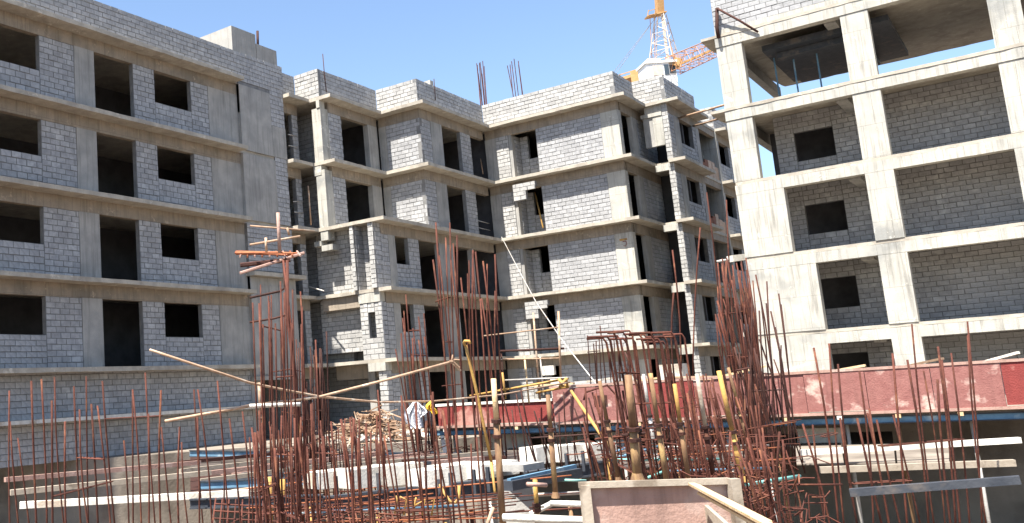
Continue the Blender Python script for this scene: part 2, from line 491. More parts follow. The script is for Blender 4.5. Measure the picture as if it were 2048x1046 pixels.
# right hand wing: fin pillar, window wall, open bay
for z0 in (9, 6, 3, 0, -3):
    z1 = z0 + 3
    top = z1 - .62
    zt_ = z1 - .15
    mb_.part('wall', MB().box(7.68, 3.214, z0, 7.93, 3.5, zt_), 'mortar')
    mb_.bricks('A', 3.2, 7.66, 7.95, z0, zt_, 'block_sunlit')
    mb_.wall('B', 7.95, z0, z1, [(3.22, 4.0, 'k'), (4.0, 4.88, 'c'), (4.88, 7.1, 'w', 1.12, 2.38), (7.1, 7.6, 'k'), (7.6, 8.2, 'c')])
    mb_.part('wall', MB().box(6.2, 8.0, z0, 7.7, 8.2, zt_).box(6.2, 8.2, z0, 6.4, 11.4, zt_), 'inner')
    mb_.part('fin_wall', MB().box(6.0, 11.4, z0, 7.99, 11.6, zt_), 'cream')
    mb_.wall('B', 7.95, z0, z1, [(11.6, 11.9, 'c'), (11.9, 13.9, 'w', 1.12, 2.38), (13.9, 18, 'k')])
    if z0 in (9, 6):
        for k in range(5):
            mb_.part('railing_board', MB().box(7.84, 8.25 + k * .63, z0 + .02, 7.9 + R.uniform(0, .03), 8.85 + k * .63, z0 + .75 + R.uniform(-.1, .25)), 'brown' if k < 2 else 'bamboo')
    if z0 != 9:
        mb_.part('beam', MB().box(7.02, 3.3, top + .15, 7.66, 3.58, zt_), 'cream')
    mb_.part('beam', MB().box(7.7, 8.2, z1 - .5, 7.93, 11.4, zt_ - .003), 'beam')
mb_.part('panel', MB().box(6.72, 3.24, 9.8, 7.2, 3.4, 11.3), 'conc')
mb_.part('panel', MB().box(7.2, 3.2, 9.8, 7.66, 3.4, 11.3), 'cream')
mb_.part('beam', MB().box(6.65, 3.16, 11.3, 7.66, 3.5, 11.48), 'cream')
mb_.part('beam', MB().box(6.85, 3.2, 11.48, 7.66, 3.5, 11.85), 'cream')
# block boxed heads hanging under the eave beside two of the windows
for z0 in (6, 0):
    mb_.part('window_hood', MB().box(.95, -.02, z0 + 2.36, 2.15, .2, z0 + 2.6).box(.95, -.02, z0 + 1.75, 1.62, .2, z0 + 2.36), 'mortar')
    mb_.bricks('A', -.034, .95, 2.15, z0 + 2.2, z0 + 2.6, 'block_sunlit')
    mb_.bricks('A', -.034, .95, 1.62, z0 + 1.75, z0 + 2.2, 'block_sunlit')
mb_.part('window_hood', MB().box(1.45, -.02, -1.05, 2.1, .2, -.6), 'white')
mb_.finish()

# ================================================================== left wing
lw = Building('apartment_wing', 'grey wing at the left end, with a board-marked concrete wall below block courses', 'building', (-4, -16, -3))
for z in ZT:
    lw.slab([(-13.9, -34), (-3.3, -34), (-3.3, -15.6), (-3.86, -15.6), (-3.86, -12.4), (-3.45 if z != 3 else -3.8, -12.4), (-3.45 if z != 3 else -3.8, -10.95), (-13.9, -10.95)], z)
lw.parapet('B', -3.8, -34, -12.35, 12.0, 13.3)
lw.parapet('B', -4.25, -12.35, -10.9, 12.0, 13.3)
lw.part('tank', MB().box(-5.6, -14.0, 13.3, -3.85, -12.6, 14.0), 'conc')
lw.part('stair_head', MB().box(-6.5, -15.6, 13.3, -3.85, -14.03, 14.4), 'conc')
for z0 in (9, 6, 3, 0, -3):
    z1 = z0 + 3
    # recessed bay between the wing and the middle block
    lw.wall('B', -4.2, z0, z1, [(-12.4, -11.35, 'o'), (-11.35, -10.92, 'k')])
    w_ = MB(); w_.box(-14, -9.3, z0, -6.1, -9.15, z0 + 2.84); w_.box(-8, -34, z0, -7.8, -10.7, z0 + 2.84)
    lw.part('partition', w_, 'inner')
    lw.part('return_wall', MB().box(-6.5, -12.62, z0, -3.82, -12.4, z1 - .15), 'conc')
    if z0 == 9:
        lw.part('wall', MB().box(-4.0, -13.35, 10.6, -3.814, -12.4, 12), 'mortar')
        lw.part('wall', MB().box(-4.0, -15.4, 10.61, -3.82, -13.36, 11.99), 'mortar')
        lw.bricks('B', -3.8, -13.35, -12.4, 10.4, 12.0)
        lw.part('wall', MB().box(-4.0, -13.35, 10.4, -3.814, -12.4, 10.6), 'mortar')
        lw.part('column', MB().box(-4.0, -15.4, 9, -3.79, -13.35, 11.84), 'conc')
        lw.part('column', MB().box(-4.0, -13.35, 9, -3.785, -12.4, 10.4), 'conc')
    elif z0 == 6:
        lw.wall('B', -3.8, z0, z1, [(-13.25, -12.4, 'k')], beam=False)
        lw.part('column', MB().box(-4.0, -15.4, 6, -3.79, -13.25, 8.84), 'conc')
    elif z0 == 3:
        lw.part('wall', MB().box(-4.0, -15.4, 3, -3.814, -12.4, 5.84), 'mortar')
        lw.bricks('B', -3.8, -15.4, -12.4, 3.9, 5.84)
    elif z0 == 0:
        lw.part('column', MB().box(-4.0, -15.4, -.45, -3.79, -12.4, 3.62), 'conc')
        for k in range(4):
            y = -12.45 - k * .62 - R.uniform(0, .1)
            lw.part('form_board', MB().box(-3.79, y - .5, -.42 + R.uniform(0, .04), -3.78 + R.uniform(.008, .02), y, 3.1 + R.uniform(0, .2)), 'conc')
    if z0 >= 0:
        lw.wall('B', -3.95, z0, z1, [(-34, -30.2, 'k'), (-30.2, -28.4, 'o'), (-28.4, -27.6, 'c'), (-27.6, -25.6, 'w', 1.1, 2.38), (-25.6, -24.1, 'k'), (-24.1, -23.2, 'c'), (-23.2, -21.3, 'o'), (-21.3, -20.2, 'k'), (-20.2, -18.2, 'w', 1.1, 2.38), (-18.2, -17.2, 'k'), (-17.2, -15.4, 'c')])
    else:
        lw.wall('B', -4.0, z0, z1, [(-34, -15.5, 'k'), (-15.5, -14.9, 'c'), (-14.9, -12.9, 'o'), (-12.9, -12.4, 'c')], beam=False)
lw.part('ledge', MB().box(-4.0, -15.5, 3.63, -3.45, -12.05, 3.8), 'slab')
lw.part('ledge', MB().box(-4.0, -15.5, -.62, -3.7, -12.3, -.46), 'conc')
lw.part('upstand', MB().box(-4.6, -34, -1.72, -3.4, -14.6, -1.6), 'white')
lw.finish()

# ================================================================== right frame
rb = Building('frame_building', 'taller concrete frame building at the right edge with cream columns and block parapet', 'building', (14, -2, -3))
for z in (12.15, 9.05, 6.0, 2.95, -.1):
    rb.slab([(11.65, -4.05), (30, -4.05), (30, 6), (12.7, 6), (11.65, -2.6)] if z > 8 else [(12.2, -4.0), (30, -4.0), (30, 6), (12.7, 6)], z, .12)
    rb.part('beam', MB().box(12.17, -4.03, z - .52, 30, -3.6, z - .13), 'cream')
    rb.part('beam', MB().box(12.19, -3.59, z - .6, 12.5, 5.9, z - .13), 'conc')
    rb.part('soffit_beam', MB().box(16, -3.58, z - .6, 16.4, 5.9, z - .13), 'conc')
for z0, z1 in ((9.06, 11.62), (6.01, 8.52), (2.96, 5.47), (-.09, 2.42), (-3.1, -.62)):
    for x, wd in ((12.18, .95), (16.6, .9), (21, .9), (26, .9)):
        if z0 < 5 and x < 13: wd = 1.7 if z0 > 2.9 else 2.4
        rb.part('column', MB().box(x, -4.0 - (.0 if z0 > 5 else .03), z0, x + wd, -3.55, z1 - .004 if z0 > 5 else z1 + .002), 'cream')
    if z0 < 8:
        rb.wall('A', -1.2, z0, z1 + .4, [(13.3, 14.0, 'k'), (14.0, 15.4, 'w', .9, 2.1), (15.4, 24, 'k')], beam=False)
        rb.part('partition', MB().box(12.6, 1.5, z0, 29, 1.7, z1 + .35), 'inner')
    else:
        for x in (13.75, 14.45, 15.3):
            rb.part('prop', MB().tube([(x, -1.5, z0), (x, -1.5, z1 + .3)], .035), 'blue')
        rb.part('sagging_form', MB().box(13.6, -2.8, z1 - .25, 18, 3, z1 - .02).box(14.0, -2.2, z1 - .5, 17, 2.5, z1 - .26), 'black')
rb.parapet('A', -4.0, 12.2, 30, 12.34, 14.2)
rb.part('upstand', MB().box(12.2, -4.02, 12.152, 30, -3.7, 12.34), 'cream')
rb.finish()
# ------------------------------------------------------------------ ground
def struct(mb, name, m, **k): return mb.build(name, m, None, kind='structure', **k)
g = MB(); g.v = [(-600, -600, -6.2), (600, -600, -6.2), (600, 600, -6.2), (-600, 600, -6.2)]; g.f = [(0, 1, 2, 3)]
struct(g, 'ground', 'earth')
struct(MB().poly([(-40, -40), (-3.4, -24), (-0.55, -19.34), (4.62, -19.51), (5.97, -18.16), (7.5, -15), (30, -11), (30, 30), (-40, 30)], -6.19, -3.0), 'podium', 'podium')

# ------------------------------------------------------------------ helpers for site things
def V(p): return Vector(p)
def nth(i): return ('leftmost', 'second', 'third', 'fourth', 'fifth', 'sixth', 'seventh', 'eighth', 'ninth', 'tenth', 'eleventh', 'twelfth', 'thirteenth', 'fourteenth', 'fifteenth', 'sixteenth', 'seventeenth', 'eighteenth', 'nineteenth', 'twentieth', 'twenty-first', 'twenty-second')[i] + (' from the left' if i else '')
def one(mb, name, m, label, cat, group=None, smooth=False, **k):
    return mb.build(name, m, None, smooth, **tagp(label, cat, group), **k)
def bent(p, q, sag, n=5, seed=0):
    rr = random.Random(seed)
    p, q = V(p), V(q)
    s1, s2 = rr.uniform(-sag, sag), rr.uniform(-sag, sag)
    out = []
    for i in range(n):
        t = i / (n - 1)
        w_ = math.sin(math.pi * t)
        out.append(p.lerp(q, t) + Vector((s1 * w_, s2 * w_, 0)))
    return out
def cage(pairs, label, m='rust', r=.014, group='clusters of rusty starter bars', sag=.05, ties=2, hook=None, tie_z=None, drop=0.0):
    base = sum((V(a) for a, b in pairs), Vector()) / len(pairs)
    t = thing('starter_bars', label, 'rebar', base, group)
    for i, (a, b) in enumerate(pairs):
        a = V(a); b = V(b)
        a = a + (a - b).normalized() * drop
        pts = bent(a, b, sag, 5, i * 17 + len(pairs))
        if hook:
            h = V(hook)
            top = pts[-1]
            pts[-1] = top - (top - pts[-2]).normalized() * .05
            pts += [top + h * .12 + Vector((0, 0, .01)), top + h * R.uniform(.8, 1.15)]
        MB().tube(pts, r * R.uniform(.85, 1.15), 5).build('rebar', m, t, True)
    # stirrups wrapped round the group
    ordered = sorted(pairs, key=lambda s: V(s[0]).dot(RV))
    for k in range(ties):
        f = .25 + .5 * k / max(1, ties - 1) if tie_z is None else tie_z[k]
        i0 = R.randrange(0, max(1, len(ordered) // 2)); i1 = min(len(ordered) - 1, i0 + R.randrange(3, 9))
        p = V(ordered[i0][0]).lerp(V(ordered[i0][1]), f); q = V(ordered[i1][0]).lerp(V(ordered[i1][1]), f)
        q.z = p.z + R.uniform(-.04, .04)
        s = FV.normalized() * .03; s.z = 0
        MB().tube([p - s, q - s, q + s * 4, p + s * 4, p - s], r * .7, 4).build('stirrup', m, t)
    return t
def prop(p, q, r, label, split=.55, m1='prop', m2='yellow', head=True, collar=.5):
    p, q = V(p), V(q)
    t = thing('steel_prop', label, 'prop', p, 'telescopic props standing in the formwork')
    d = (q - p)
    dn = d.normalized()
    c = p.lerp(q, split)
    MB().tube([p, c], r, 10).build('outer_tube', m1, t, True)
    MB().tube([c - dn * .02, q], r * .8, 10).build('inner_tube', m2, t, True)
    for f in (split, split - .1):
        k = p.lerp(q, f)
        MB().tube([k - dn * .018, k - dn * .012, k + dn * .012, k + dn * .018], r * 1.5, 10).build('collar', 'rust_dark', t)
    k = p.lerp(q, split - .05)
    a = d.cross(FV).normalized()
    MB().tube([k - a * r * 2.6, k + a * r * 2.6], r * .3, 6).build('pin', 'rust_dark', t)
    MB().tube([p, p + dn * r * 2.2], r * 1.7, 10, r * 1.05).build('foot', m1, t)
    return t
def beam(p, q, w_, h, label, m='black', stripe='blue', name='steel_beam', cat='beam', group='steel beams of the formwork deck'):
    """I shaped deck beam: flanges and a web"""
    p, q = V(p), V(q)
    t = thing(name, label, cat, p, group)
    z = Vector((0, 0, 1))
    MB().bar(p - z * (h * .06), q - z * (h * .06), w_, h * .14).build('top_flange', m, t)
    MB().bar(p - z * (h * .5), q - z * (h * .5), w_ * .35, h * .74).build('web', stripe, t)
    MB().bar(p - z * (h * .94), q - z * (h * .94), w_, h * .14).build('bottom_flange', m, t)
    return t
def plank(p, q, w_, h, m, label, name='timber', cat='timber', group='long timbers lying across the deck'):
    return one(MB().bar(p, q, w_, h), name, m, label, cat, group)
def pole(pts, r, m, label, name='pole', cat='pole', group=None, n=7, r2=None):
    return one(MB().tube(pts, r, n, r2), name, m, label, cat, group, True)

# ------------------------------------------------------------------ things on the roof and behind
def roof_bars(x, y, n, h, label):
    t = thing('roof_starter_bars', label, 'rebar', (x, y, 12), 'bars standing on the roof')
    for i in range(n):
        dx, dy = R.uniform(-.3, .3), R.uniform(-.3, .3)
        MB().tube([(x + dx, y + dy, 12), (x + dx * 1.1, y + dy, 12 + h * .5), (x + dx * R.uniform(.8, 1.7), y + dy, 12 + h * R.uniform(.8, 1))], .022, 5).build('rebar', 'rust', t)
    return t
roof_bars(-1.1, 2, 9, 4.5, 'thicker bunch of rusty bars rising above the parapet at the inner corner')
roof_bars(.85, 2, 6, 3.9, 'slimmer bunch of rusty bars above the long lit parapet')
pole([(-2.86, -10.34, 12.31), (-2.86, -10.4, 13.11), (-2.86, -10.42, 14.12)], .02, 'rust_dark', 'thin dark rod rising from the parapet at the upper left corner', 'roof_rod', 'rod')
pole([(-0.55, -4.45, 12.56), (-0.55, -4.41, 13.65)], .02, 'rust_dark', 'short thin rod on the parapet beside the small cream stub', 'roof_rod', 'rod')
pole([(-4, -13.71, 13.82), (-4, -13.66, 14.71)], .06, 'rust_dark', 'short dark post on the stair head at the left picture edge', 'roof_rod', 'rod')

cr = thing('tower_crane', 'orange and cream tower crane with white cab standing behind the roof', 'crane', (-2.07, 38.13, 21.73))
def lattice(a0, a1, w0, w1, n, mm, name, third=False):
    """square lattice boom from a0 to a1"""
    a0, a1 = V(a0), V(a1)
    d = (a1 - a0).normalized()
    s = d.cross(Vector((0, 0, 1)))
    if s.length < .2: s = Vector((1, 0, 0))
    s.normalize(); u_ = s.cross(d).normalized()
    boom = MB()
    def cor(t, i):
        w_ = w0 + (w1 - w0) * t
        return a0.lerp(a1, t) + s * (w_ / 2 * (1, -1, -1, 1)[i]) + u_ * (w_ / 2 * (1, 1, -1, -1)[i])
    for i in range(4): boom.tube([cor(0, i), cor(1, i)], .04, 5)
    for k in range(n):
        t0, t1 = k / n, (k + 1) / n
        for i in range(4):
            j = (i + 1) % 4
            boom.tube([cor(t0, i), cor(t0, j)], .02, 4, cap=False)
            boom.tube([cor(t0, i), cor(t1, j)] if k % 2 else [cor(t0, j), cor(t1, i)], .02, 4, cap=False)
    return boom.build(name, mm, cr)
lattice((-2.31, 38.44, 19.21), (-1.86, 38.01, 23.2), 1.5, 1.5, 4, 'crane_y', 'mast')
lattice((-1.58, 37.86, 25.09), (-1.25, 37.36, 28.88), 1.9, .7, 5, 'crane_p', 'apex_frame')
MB().bar((-1.21, 37.67, 24.94), (-1.08, 37.23, 28.88), .22, .22).build('apex_leg', 'crane_p', cr)
MB().bar((-1.29, 37.34, 28.8), (-0.98, 36.99, 31.83), .55, .55).build('apex_head', 'crane_y', cr)
MB().bar((-2.22, 36.59, 28.74), (-0.93, 37.59, 29.02), .8, .1).build('platform', 'crane_y', cr)
MB().bar((-1.97, 36.16, 28.64), (-1.82, 36.17, 29.17), .06, .06).bar((-1.46, 36.56, 28.76), (-1.35, 36.54, 29.26), .06, .06).bar((-1.87, 36.15, 29.09), (-1.36, 36.55, 29.22), .05, .05).build('platform_rail', 'crane_y', cr)
lattice((-0.82, 37.34, 24.22), (3.53, 34.42, 23.97), 1.35, 1.1, 9, 'crane_r', 'jib')
lattice((3.53, 34.42, 23.97), (8.68, 30.87, 23.62), 1.1, 1.0, 12, 'crane_r', 'jib')
MB().bar((-0.49, 37.12, 24.08), (5.07, 33.13, 23.68), .12, .18).build('jib_chord', 'crane_y', cr)
MB().bar((-0.6, 36.83, 24.39), (-0.06, 37.07, 24.12), .7, .7).build('jib_joint', 'crane_y', cr)
MB().bar((-1.79, 37.83, 24.34), (-5.63, 37.35, 24.01), 1.5, .25).build('counter_jib', 'crane_y', cr)
MB().bar((-2.6, 37.24, 23.94), (-4.08, 37.35, 23.87), 1.2, 1.3).build('counterweight', 'crane_y', cr)
MB().bar((-2.21, 37.39, 24.8), (-5.33, 37.47, 24.68), .07, .07).build('counter_jib_rail', 'crane_y', cr)
for a, b in (((-1.16, 37.35, 29.3), (-5.59, 37.24, 24.71)), ((-1.24, 37.31, 29.13), (-6.32, 37.35, 24.47))):
    MB().tube([a, b], .022, 4).build('stay_cable', 'pipe', cr)
for a, b in (((-1.1, 37.42, 29.21), (-0.48, 37.12, 24.16)), ((-1.09, 37.41, 29.29), (-0.53, 37.05, 24.25)), ((-1.96, 36.8, 28.72), (-2.36, 37.2, 25.15)), ((-1.7, 37.02, 28.7), (-2.16, 37.36, 25.13))):
    MB().tube([a, b], .035, 4).build('stay_rod', 'crane_r', cr)
# cab: white box with a window band
cx = V((-1.22, 35.9, 23.21))
def cabbox(px0, px1, zz0, zz1, d0, d1, nm, mm):
    a = cx + RV * px0; 
    b_ = MB()
    rx = Vector((RV.x, RV.y, 0)).normalized(); ry = Vector((FV.x, FV.y, 0)).normalized()
    k = len(b_.v)
    for z in (zz0, zz1):
        for i, j in ((px0, d0), (px1, d0), (px1, d1), (px0, d1)):
            p = cx + rx * i + ry * j; b_.v.append((p.x, p.y, cx.z + z))
    b_.f += [(0, 3, 2, 1), (4, 5, 6, 7), (0, 1, 5, 4), (1, 2, 6, 5), (2, 3, 7, 6), (3, 0, 4, 7)]
    return b_.build(nm, mm, cr)
cabbox(-1.35, .55, -1.7, 1.05, 0, 1.8, 'cab', 'whitepaint')
cabbox(.56, 1.2, -.9, 1.2, .2, 1.8, 'cab', 'whitepaint')
cabbox(-.85, .0, .0, .85, -.04, .02, 'cab_window', 'crane_p')
cabbox(.12, .5, .0, .9, -.04, .02, 'cab_window', 'glass')
cabbox(.64, 1.12, .2, .9, .14, .22, 'cab_window', 'glass')
cabbox(-1.45, 1.25, 1.06, 1.25, -.1, 1.9, 'cab_roof', 'whitepaint')
cabbox(-.9, .2, 1.26, 1.7, .6, 1.6, 'winch_box', 'crane_p')
cabbox(.3, 1.4, -2.6, -.92, .5, 1.6, 'slewing_ring', 'pipe')

# ------------------------------------------------------------------ planks and pipes between the buildings
pole([(7.79, 5.04, 11.41), (9.14, 3.6, 11.11), (11.04, 1.33, 10.61)], .055, 'bamboo', 'upper bamboo pole sticking out below the right wing roof', 'bamboo_pole', 'pole', 'bamboo poles at the right wing')
pole([(8.4, 5.63, 11), (9.53, 4.01, 10.64), (10.96, 1.37, 10.07)], .05, 'bamboo', 'lower thinner bamboo pole between the right wing and the frame building', 'bamboo_pole', 'pole', 'bamboo poles at the right wing')
pole([(10.77, -2.63, 3.11), (11.23, -2.26, 3.16)], .05, 'pipe', 'thin pipe end poking out left of the cream column', 'scaffold_pipe', 'pipe')
one(MB().bar((11.23, -2.4, 3.17), (11.65, -1.55, 3.26), .3, .26), 'concrete_stub', 'white', 'pale concrete stub beside the cream column at third floor height', 'stub')
one(MB().bar((11.51, -2.71, 0.01), (11.7, -1.9, 0.07), .3, .16), 'concrete_stub', 'white', 'small pale concrete stub low beside the cream column', 'stub')
pole([(12.47, -4.2, 13.22), (12.36, -4.2, 12.41), (12.37, -4.2, 11.96)], .07, 'rust_dark', 'dark upright at the top left corner of the frame building', 'corner_post', 'post')
pole([(12.49, -4.3, 13.16), (13.24, -4.2, 12.42), (13.8, -4.1, 11.81)], .045, 'rust_dark', 'dark cable sloping across the block parapet of the frame building', 'cable', 'cable')
pole([(1.47, -2.94, 5.57), (4.04, -6.91, 3.27), (6.06, -10.17, 1.66), (8.29, -13.21, -0.16), (10.67, -16.1, -2.06)], .02, 'pipe', 'long grey pole slanting down in front of the facade', 'hoist_pole', 'pole')
pole([(1.45, 1.5, 8.32), (2.1, 0.5, 6.27)], .04, 'yellow', 'yellow bamboo leaning in the recessed window on the second floor from the top', 'bamboo_pole', 'pole')
pole([(-1, 0.67, 10.49), (-0.8, 0.38, 9.59)], .03, 'bamboo', 'thin stick leaning in the top floor doorway next to the inner corner', 'stick', 'stick')
for i, (a, b) in enumerate((((-0.7, -0.95, 6.95), (-0.7, 0.31, 6.92)), ((-0.7, -0.97, 6.58), (-0.7, 0.34, 6.56)))):
    pole([a, b], .02, 'pipe', ('upper', 'lower')[i] + ' thin rail across the doorway near the inner corner', 'rail', 'rail')
for a, b, l in (((-4.1, -11.82, 10.33), (-4.1, -11.16, 10.37), 'upper rail across the top floor opening of the left wing'), ((-4.1, -11.84, 9.81), (-4.1, -11.14, 9.86), 'lower rail across the top floor opening of the left wing'), ((-4.1, -11.79, 7.24), (-4.1, -11.05, 7.33), 'upper rail across the next opening down in the left wing'), ((-4.1, -11.76, 6.77), (-4.1, -11.07, 6.82), 'lower rail across the next opening down in the left wing')):
    pole([a, b], .02, 'pipe', l, 'rail', 'rail')
pole([(-3.57, -11.3, 7.92), (-3.55, -11.3, 6.14)], .035, 'bamboo', 'bamboo upright left of the lit column', 'bamboo_pole', 'pole')
pole([(-4.99, -10.52, 3.71), (-3.03, -11.4, 3.11)], .03, 'pipe', 'thin pipe lying on the slab edge beside the left wing', 'pipe', 'pipe')

# painted mark on the end column
pm = thing('painted_mark', 'yellow dab and red hook mark painted on the end column of the long facade', 'paint mark', (6.0, .58, 5.0))
MB().box(5.78, .578, 5.02, 6.14, .583, 5.12).build('yellow_dab', 'yellow', pm)
MB().tube([(5.92, .58, 4.98), (6.08, .58, 4.97), (6.1, .58, 4.85), (6.02, .58, 4.74), (5.94, .58, 4.78)], .018, 4).build('red_hook', 'red', pm)

# ------------------------------------------------------------------ red side form on its deck
rf = thing('red_formwork', 'long low red plywood beam form crossing the site in front of the block', 'formwork', (12, -20, -2.4))
x = 7.05
while x < 22:
    L = 1.22
    hi = -1.93 if x < 10.6 else -1.6
    lo = -2.5
    if x < 10.6: L = min(L, 10.62 - x)
    MB().box(x, -20.0 + R.uniform(-.02, .02), lo + R.uniform(0, .03), x + L - .012, -19.93, hi + R.uniform(-.012, .012)).build('form_panel', 'red' if x < 9.8 or (x > 13 and R.random() < .3) else 'redpale', rf)
    x += L
MB().box(7.0, -20.03, -1.93, 10.6, -19.8, -1.86).build('top_rail', 'white', rf)
MB().box(10.55, -20.03, -1.6, 22, -19.8, -1.54).build('top_rail', 'pink', rf)
MB().box(7.0, -20.06, -2.56, 22, -19.9, -2.5).build('bottom_rail', 'pink', rf)
MB().box(11.75, -20.04, -2.1, 12.1, -20.02, -1.85).build('patch', 'rust_dark', rf)
struct(MB().box(6.8, -19.9, -2.62, 22.5, -12, -2.52), 'deck', 'podium')
for i, yy in enumerate((-19.9, -16.5)):
    beam((6.6, yy, -2.62), (22.5, yy, -2.62), .1, .16, ('blue and black steel beam under the front edge of the red form', 'steel beam further back under the red form deck')[i])
for i in range(14):
    x = 7.2 + i * 1.12
    one(MB().box(x, -20.05, -2.66, x + .1, -17, -2.575), 'joist', 'pale_wood' if i % 3 else 'white', 'short joist end under the red form, ' + nth(i), 'joist', 'joist ends under the red form')
for i in range(12):
    x = 7.3 + i * 1.25 + R.uniform(-.2, .2)
    pole([(x, -19.6, -6.2), (x, -19.6, -2.8)], .04, 'prop' if i % 2 else 'pipe', 'upright prop below the red form deck, ' + nth(i), 'deck_prop', 'prop', 'props below the red form deck')
for i, (x0, x1, z0_, z1_, yy) in enumerate(((8.1, 9.3, -3.3, -2.8, -19), (9.9, 10.9, -3.4, -2.8, -18.6), (11.3, 12.5, -3.35, -2.85, -19.1), (13.2, 13.9, -3.4, -2.9, -19), (16.2, 17.2, -3.5, -2.9, -19), (7.3, 7.9, -3.25, -2.8, -18))):
    one(MB().box(x0, yy, z0_, x1, yy + .12, z1_), 'infill_panel', 'white', ('widest', 'second widest', 'central', 'narrow', 'rightmost', 'leftmost')[i] + ' pale panel standing in the shade below the red form', 'panel', 'pale panels below the red form')
# litter of pale timber behind the red form
for i in range(14):
    x = 9.5 + i * .75; y = R.uniform(-19.4, -16)
    a = R.uniform(-.5, .5)
    one(MB().bar((x, y, -1.7 + R.uniform(-.2, .3)), (x + 1.6 * math.cos(a), y + 1.6 * math.sin(a), -1.7 + R.uniform(-.2, .35)), .1, .05), 'board', ('pale_wood', 'white', 'bamboo')[i % 3], 'loose ' + ('pale wood', 'white', 'tan')[i % 3] + ' board heaped behind the red form, ' + nth(i), 'board', 'loose boards behind the red form')
one(MB().box(13.0, -18.5, -2.5, 13.6, -18.0, -1.15), 'infill_panel', 'white', 'white upright panel standing behind the red form below the long grey pole', 'panel')
one(MB().box(9.9, -18.4, -2.5, 10.4, -18.0, -1.3), 'infill_panel', 'white', 'small white panel behind the step in the red form', 'panel')
one(MB().box(10.7, -18.4, -2.5, 12.2, -17.2, -1.55), 'block_stack', 'cream_concrete' if False else 'cream', 'pale stack of boards behind the middle of the red form', 'stack')

# ------------------------------------------------------------------ light scaffold behind the red form
sc = thing('light_scaffold', 'small bamboo and pipe scaffold with yellow rails left of the white panel', 'scaffold', (10.3, -20.41, -1.74))
for i, (p, q, r_, mm) in enumerate((
    ((9.45, -21.45, -0.09), (11.45, -21.12, -0.04), .018, 'bamboo'), ((9.76, -21.11, -0.52), (11.29, -20.49, -0.57), .03, 'rust_dark'), ((9.72, -21.09, -0.74), (11.19, -20.52, -0.82), .02, 'bamboo'),
    ((9.74, -20.96, -1.3), (11.46, -20.85, -1.34), .02, 'pipe'), ((8.47, -20.62, -1.67), (11.46, -20.84, -1.36), .03, 'yellow'), ((10.33, -20.4, -1.69), (11.44, -20.82, -1.57), .03, 'yellow'),
    ((10.59, -20.62, 0.45), (10.39, -20.31, -1.88), .025, 'bamboo'), ((11.32, -20.67, 0.41), (11.08, -20.47, -1.55), .03, 'bamboo'), ((10.24, -20.68, -0.69), (10.15, -20.5, -1.95), .025, 'pale_wood'),
    ((10.39, -20.02, -0.73), (10.31, -19.88, -1.76), .02, 'pipe'), ((9.78, -21.1, -0.49), (9.68, -20.93, -1.76), .02, 'rust_dark'), ((9.72, -21.02, -1.09), (9.68, -20.91, -1.8), .03, 'yellow'))):
    MB().tube([p, q], r_, 6).build('scaffold_tube', mm, sc, True)
MB().tube([(11.27, -21, -1.36), (11.36, -21.04, -1.49), (11.45, -20.98, -1.37), (11.41, -20.85, -1.53), (11.26, -20.97, -1.57), (11.33, -20.95, -1.39)], .05, 6).build('lashing', 'yellow', sc, True)

# ------------------------------------------------------------------ debris pile against the block
pile = MB()
c0 = V((3.73, -18.39, -3))
for i in range(330):
    a = R.uniform(0, 6.283); rr_ = abs(R.gauss(0, 1)) * .62
    px_ = c0 + RV * (math.cos(a) * rr_ * 2.2) + Vector((FV.x, FV.y, 0)) * (math.sin(a) * rr_)
    hh = max(0, 1.05 - rr_ * 1.0) * R.uniform(.3, 1)
    L = R.uniform(.3, 1.0) * (1.7 if i % 9 == 0 else 1); b_ = R.uniform(0, 6.283); tl = R.uniform(-.25, .25) + (.3 if R.random() < .12 else 0)
    dv = Vector((math.cos(b_), math.sin(b_), tl)) * L / 2
    m0 = Vector((px_.x, px_.y, -2.97 + hh + abs(dv.z) * .6))
    pile.bar(m0 - dv, m0 + dv, R.uniform(.02, .06), R.uniform(.015, .04))
one(pile, 'debris_pile', 'bamboo', 'heap of broken sticks and boards at the foot of the block', 'debris', kind='stuff')
pile2 = MB()
for i in range(80):
    px_ = c0 + RV * R.gauss(.2, 1.2) + Vector((FV.x, FV.y, 0)) * R.gauss(-.3, .5)
    s_ = R.uniform(.05, .2)
    b_ = R.uniform(0, 3)
    pile2.bar((px_.x - s_, px_.y, -2.95 + R.uniform(0, .25)), (px_.x + s_, px_.y + s_ * math.sin(b_), -2.95 + R.uniform(0, .3)), s_, s_ * .5)
one(pile2, 'rubble', 'white', 'pale rubble and paper scattered in the stick heap', 'rubble', kind='stuff')
for i in range(12):
    a = V((0.21, -15.44, -2.62)).lerp(V((2.92, -14.45, -2.98)), i / 11)
    b = a + RV * R.uniform(-.9, .9) + Vector((0, 0, R.uniform(.2, .8)))
    one(MB().bar(a - Vector((0, 0, .3)), b, .05, .035), 'stick', 'bamboo', 'stick leaning out of the heap of broken sticks, ' + nth(i), 'stick', 'sticks leaning out of the heap')

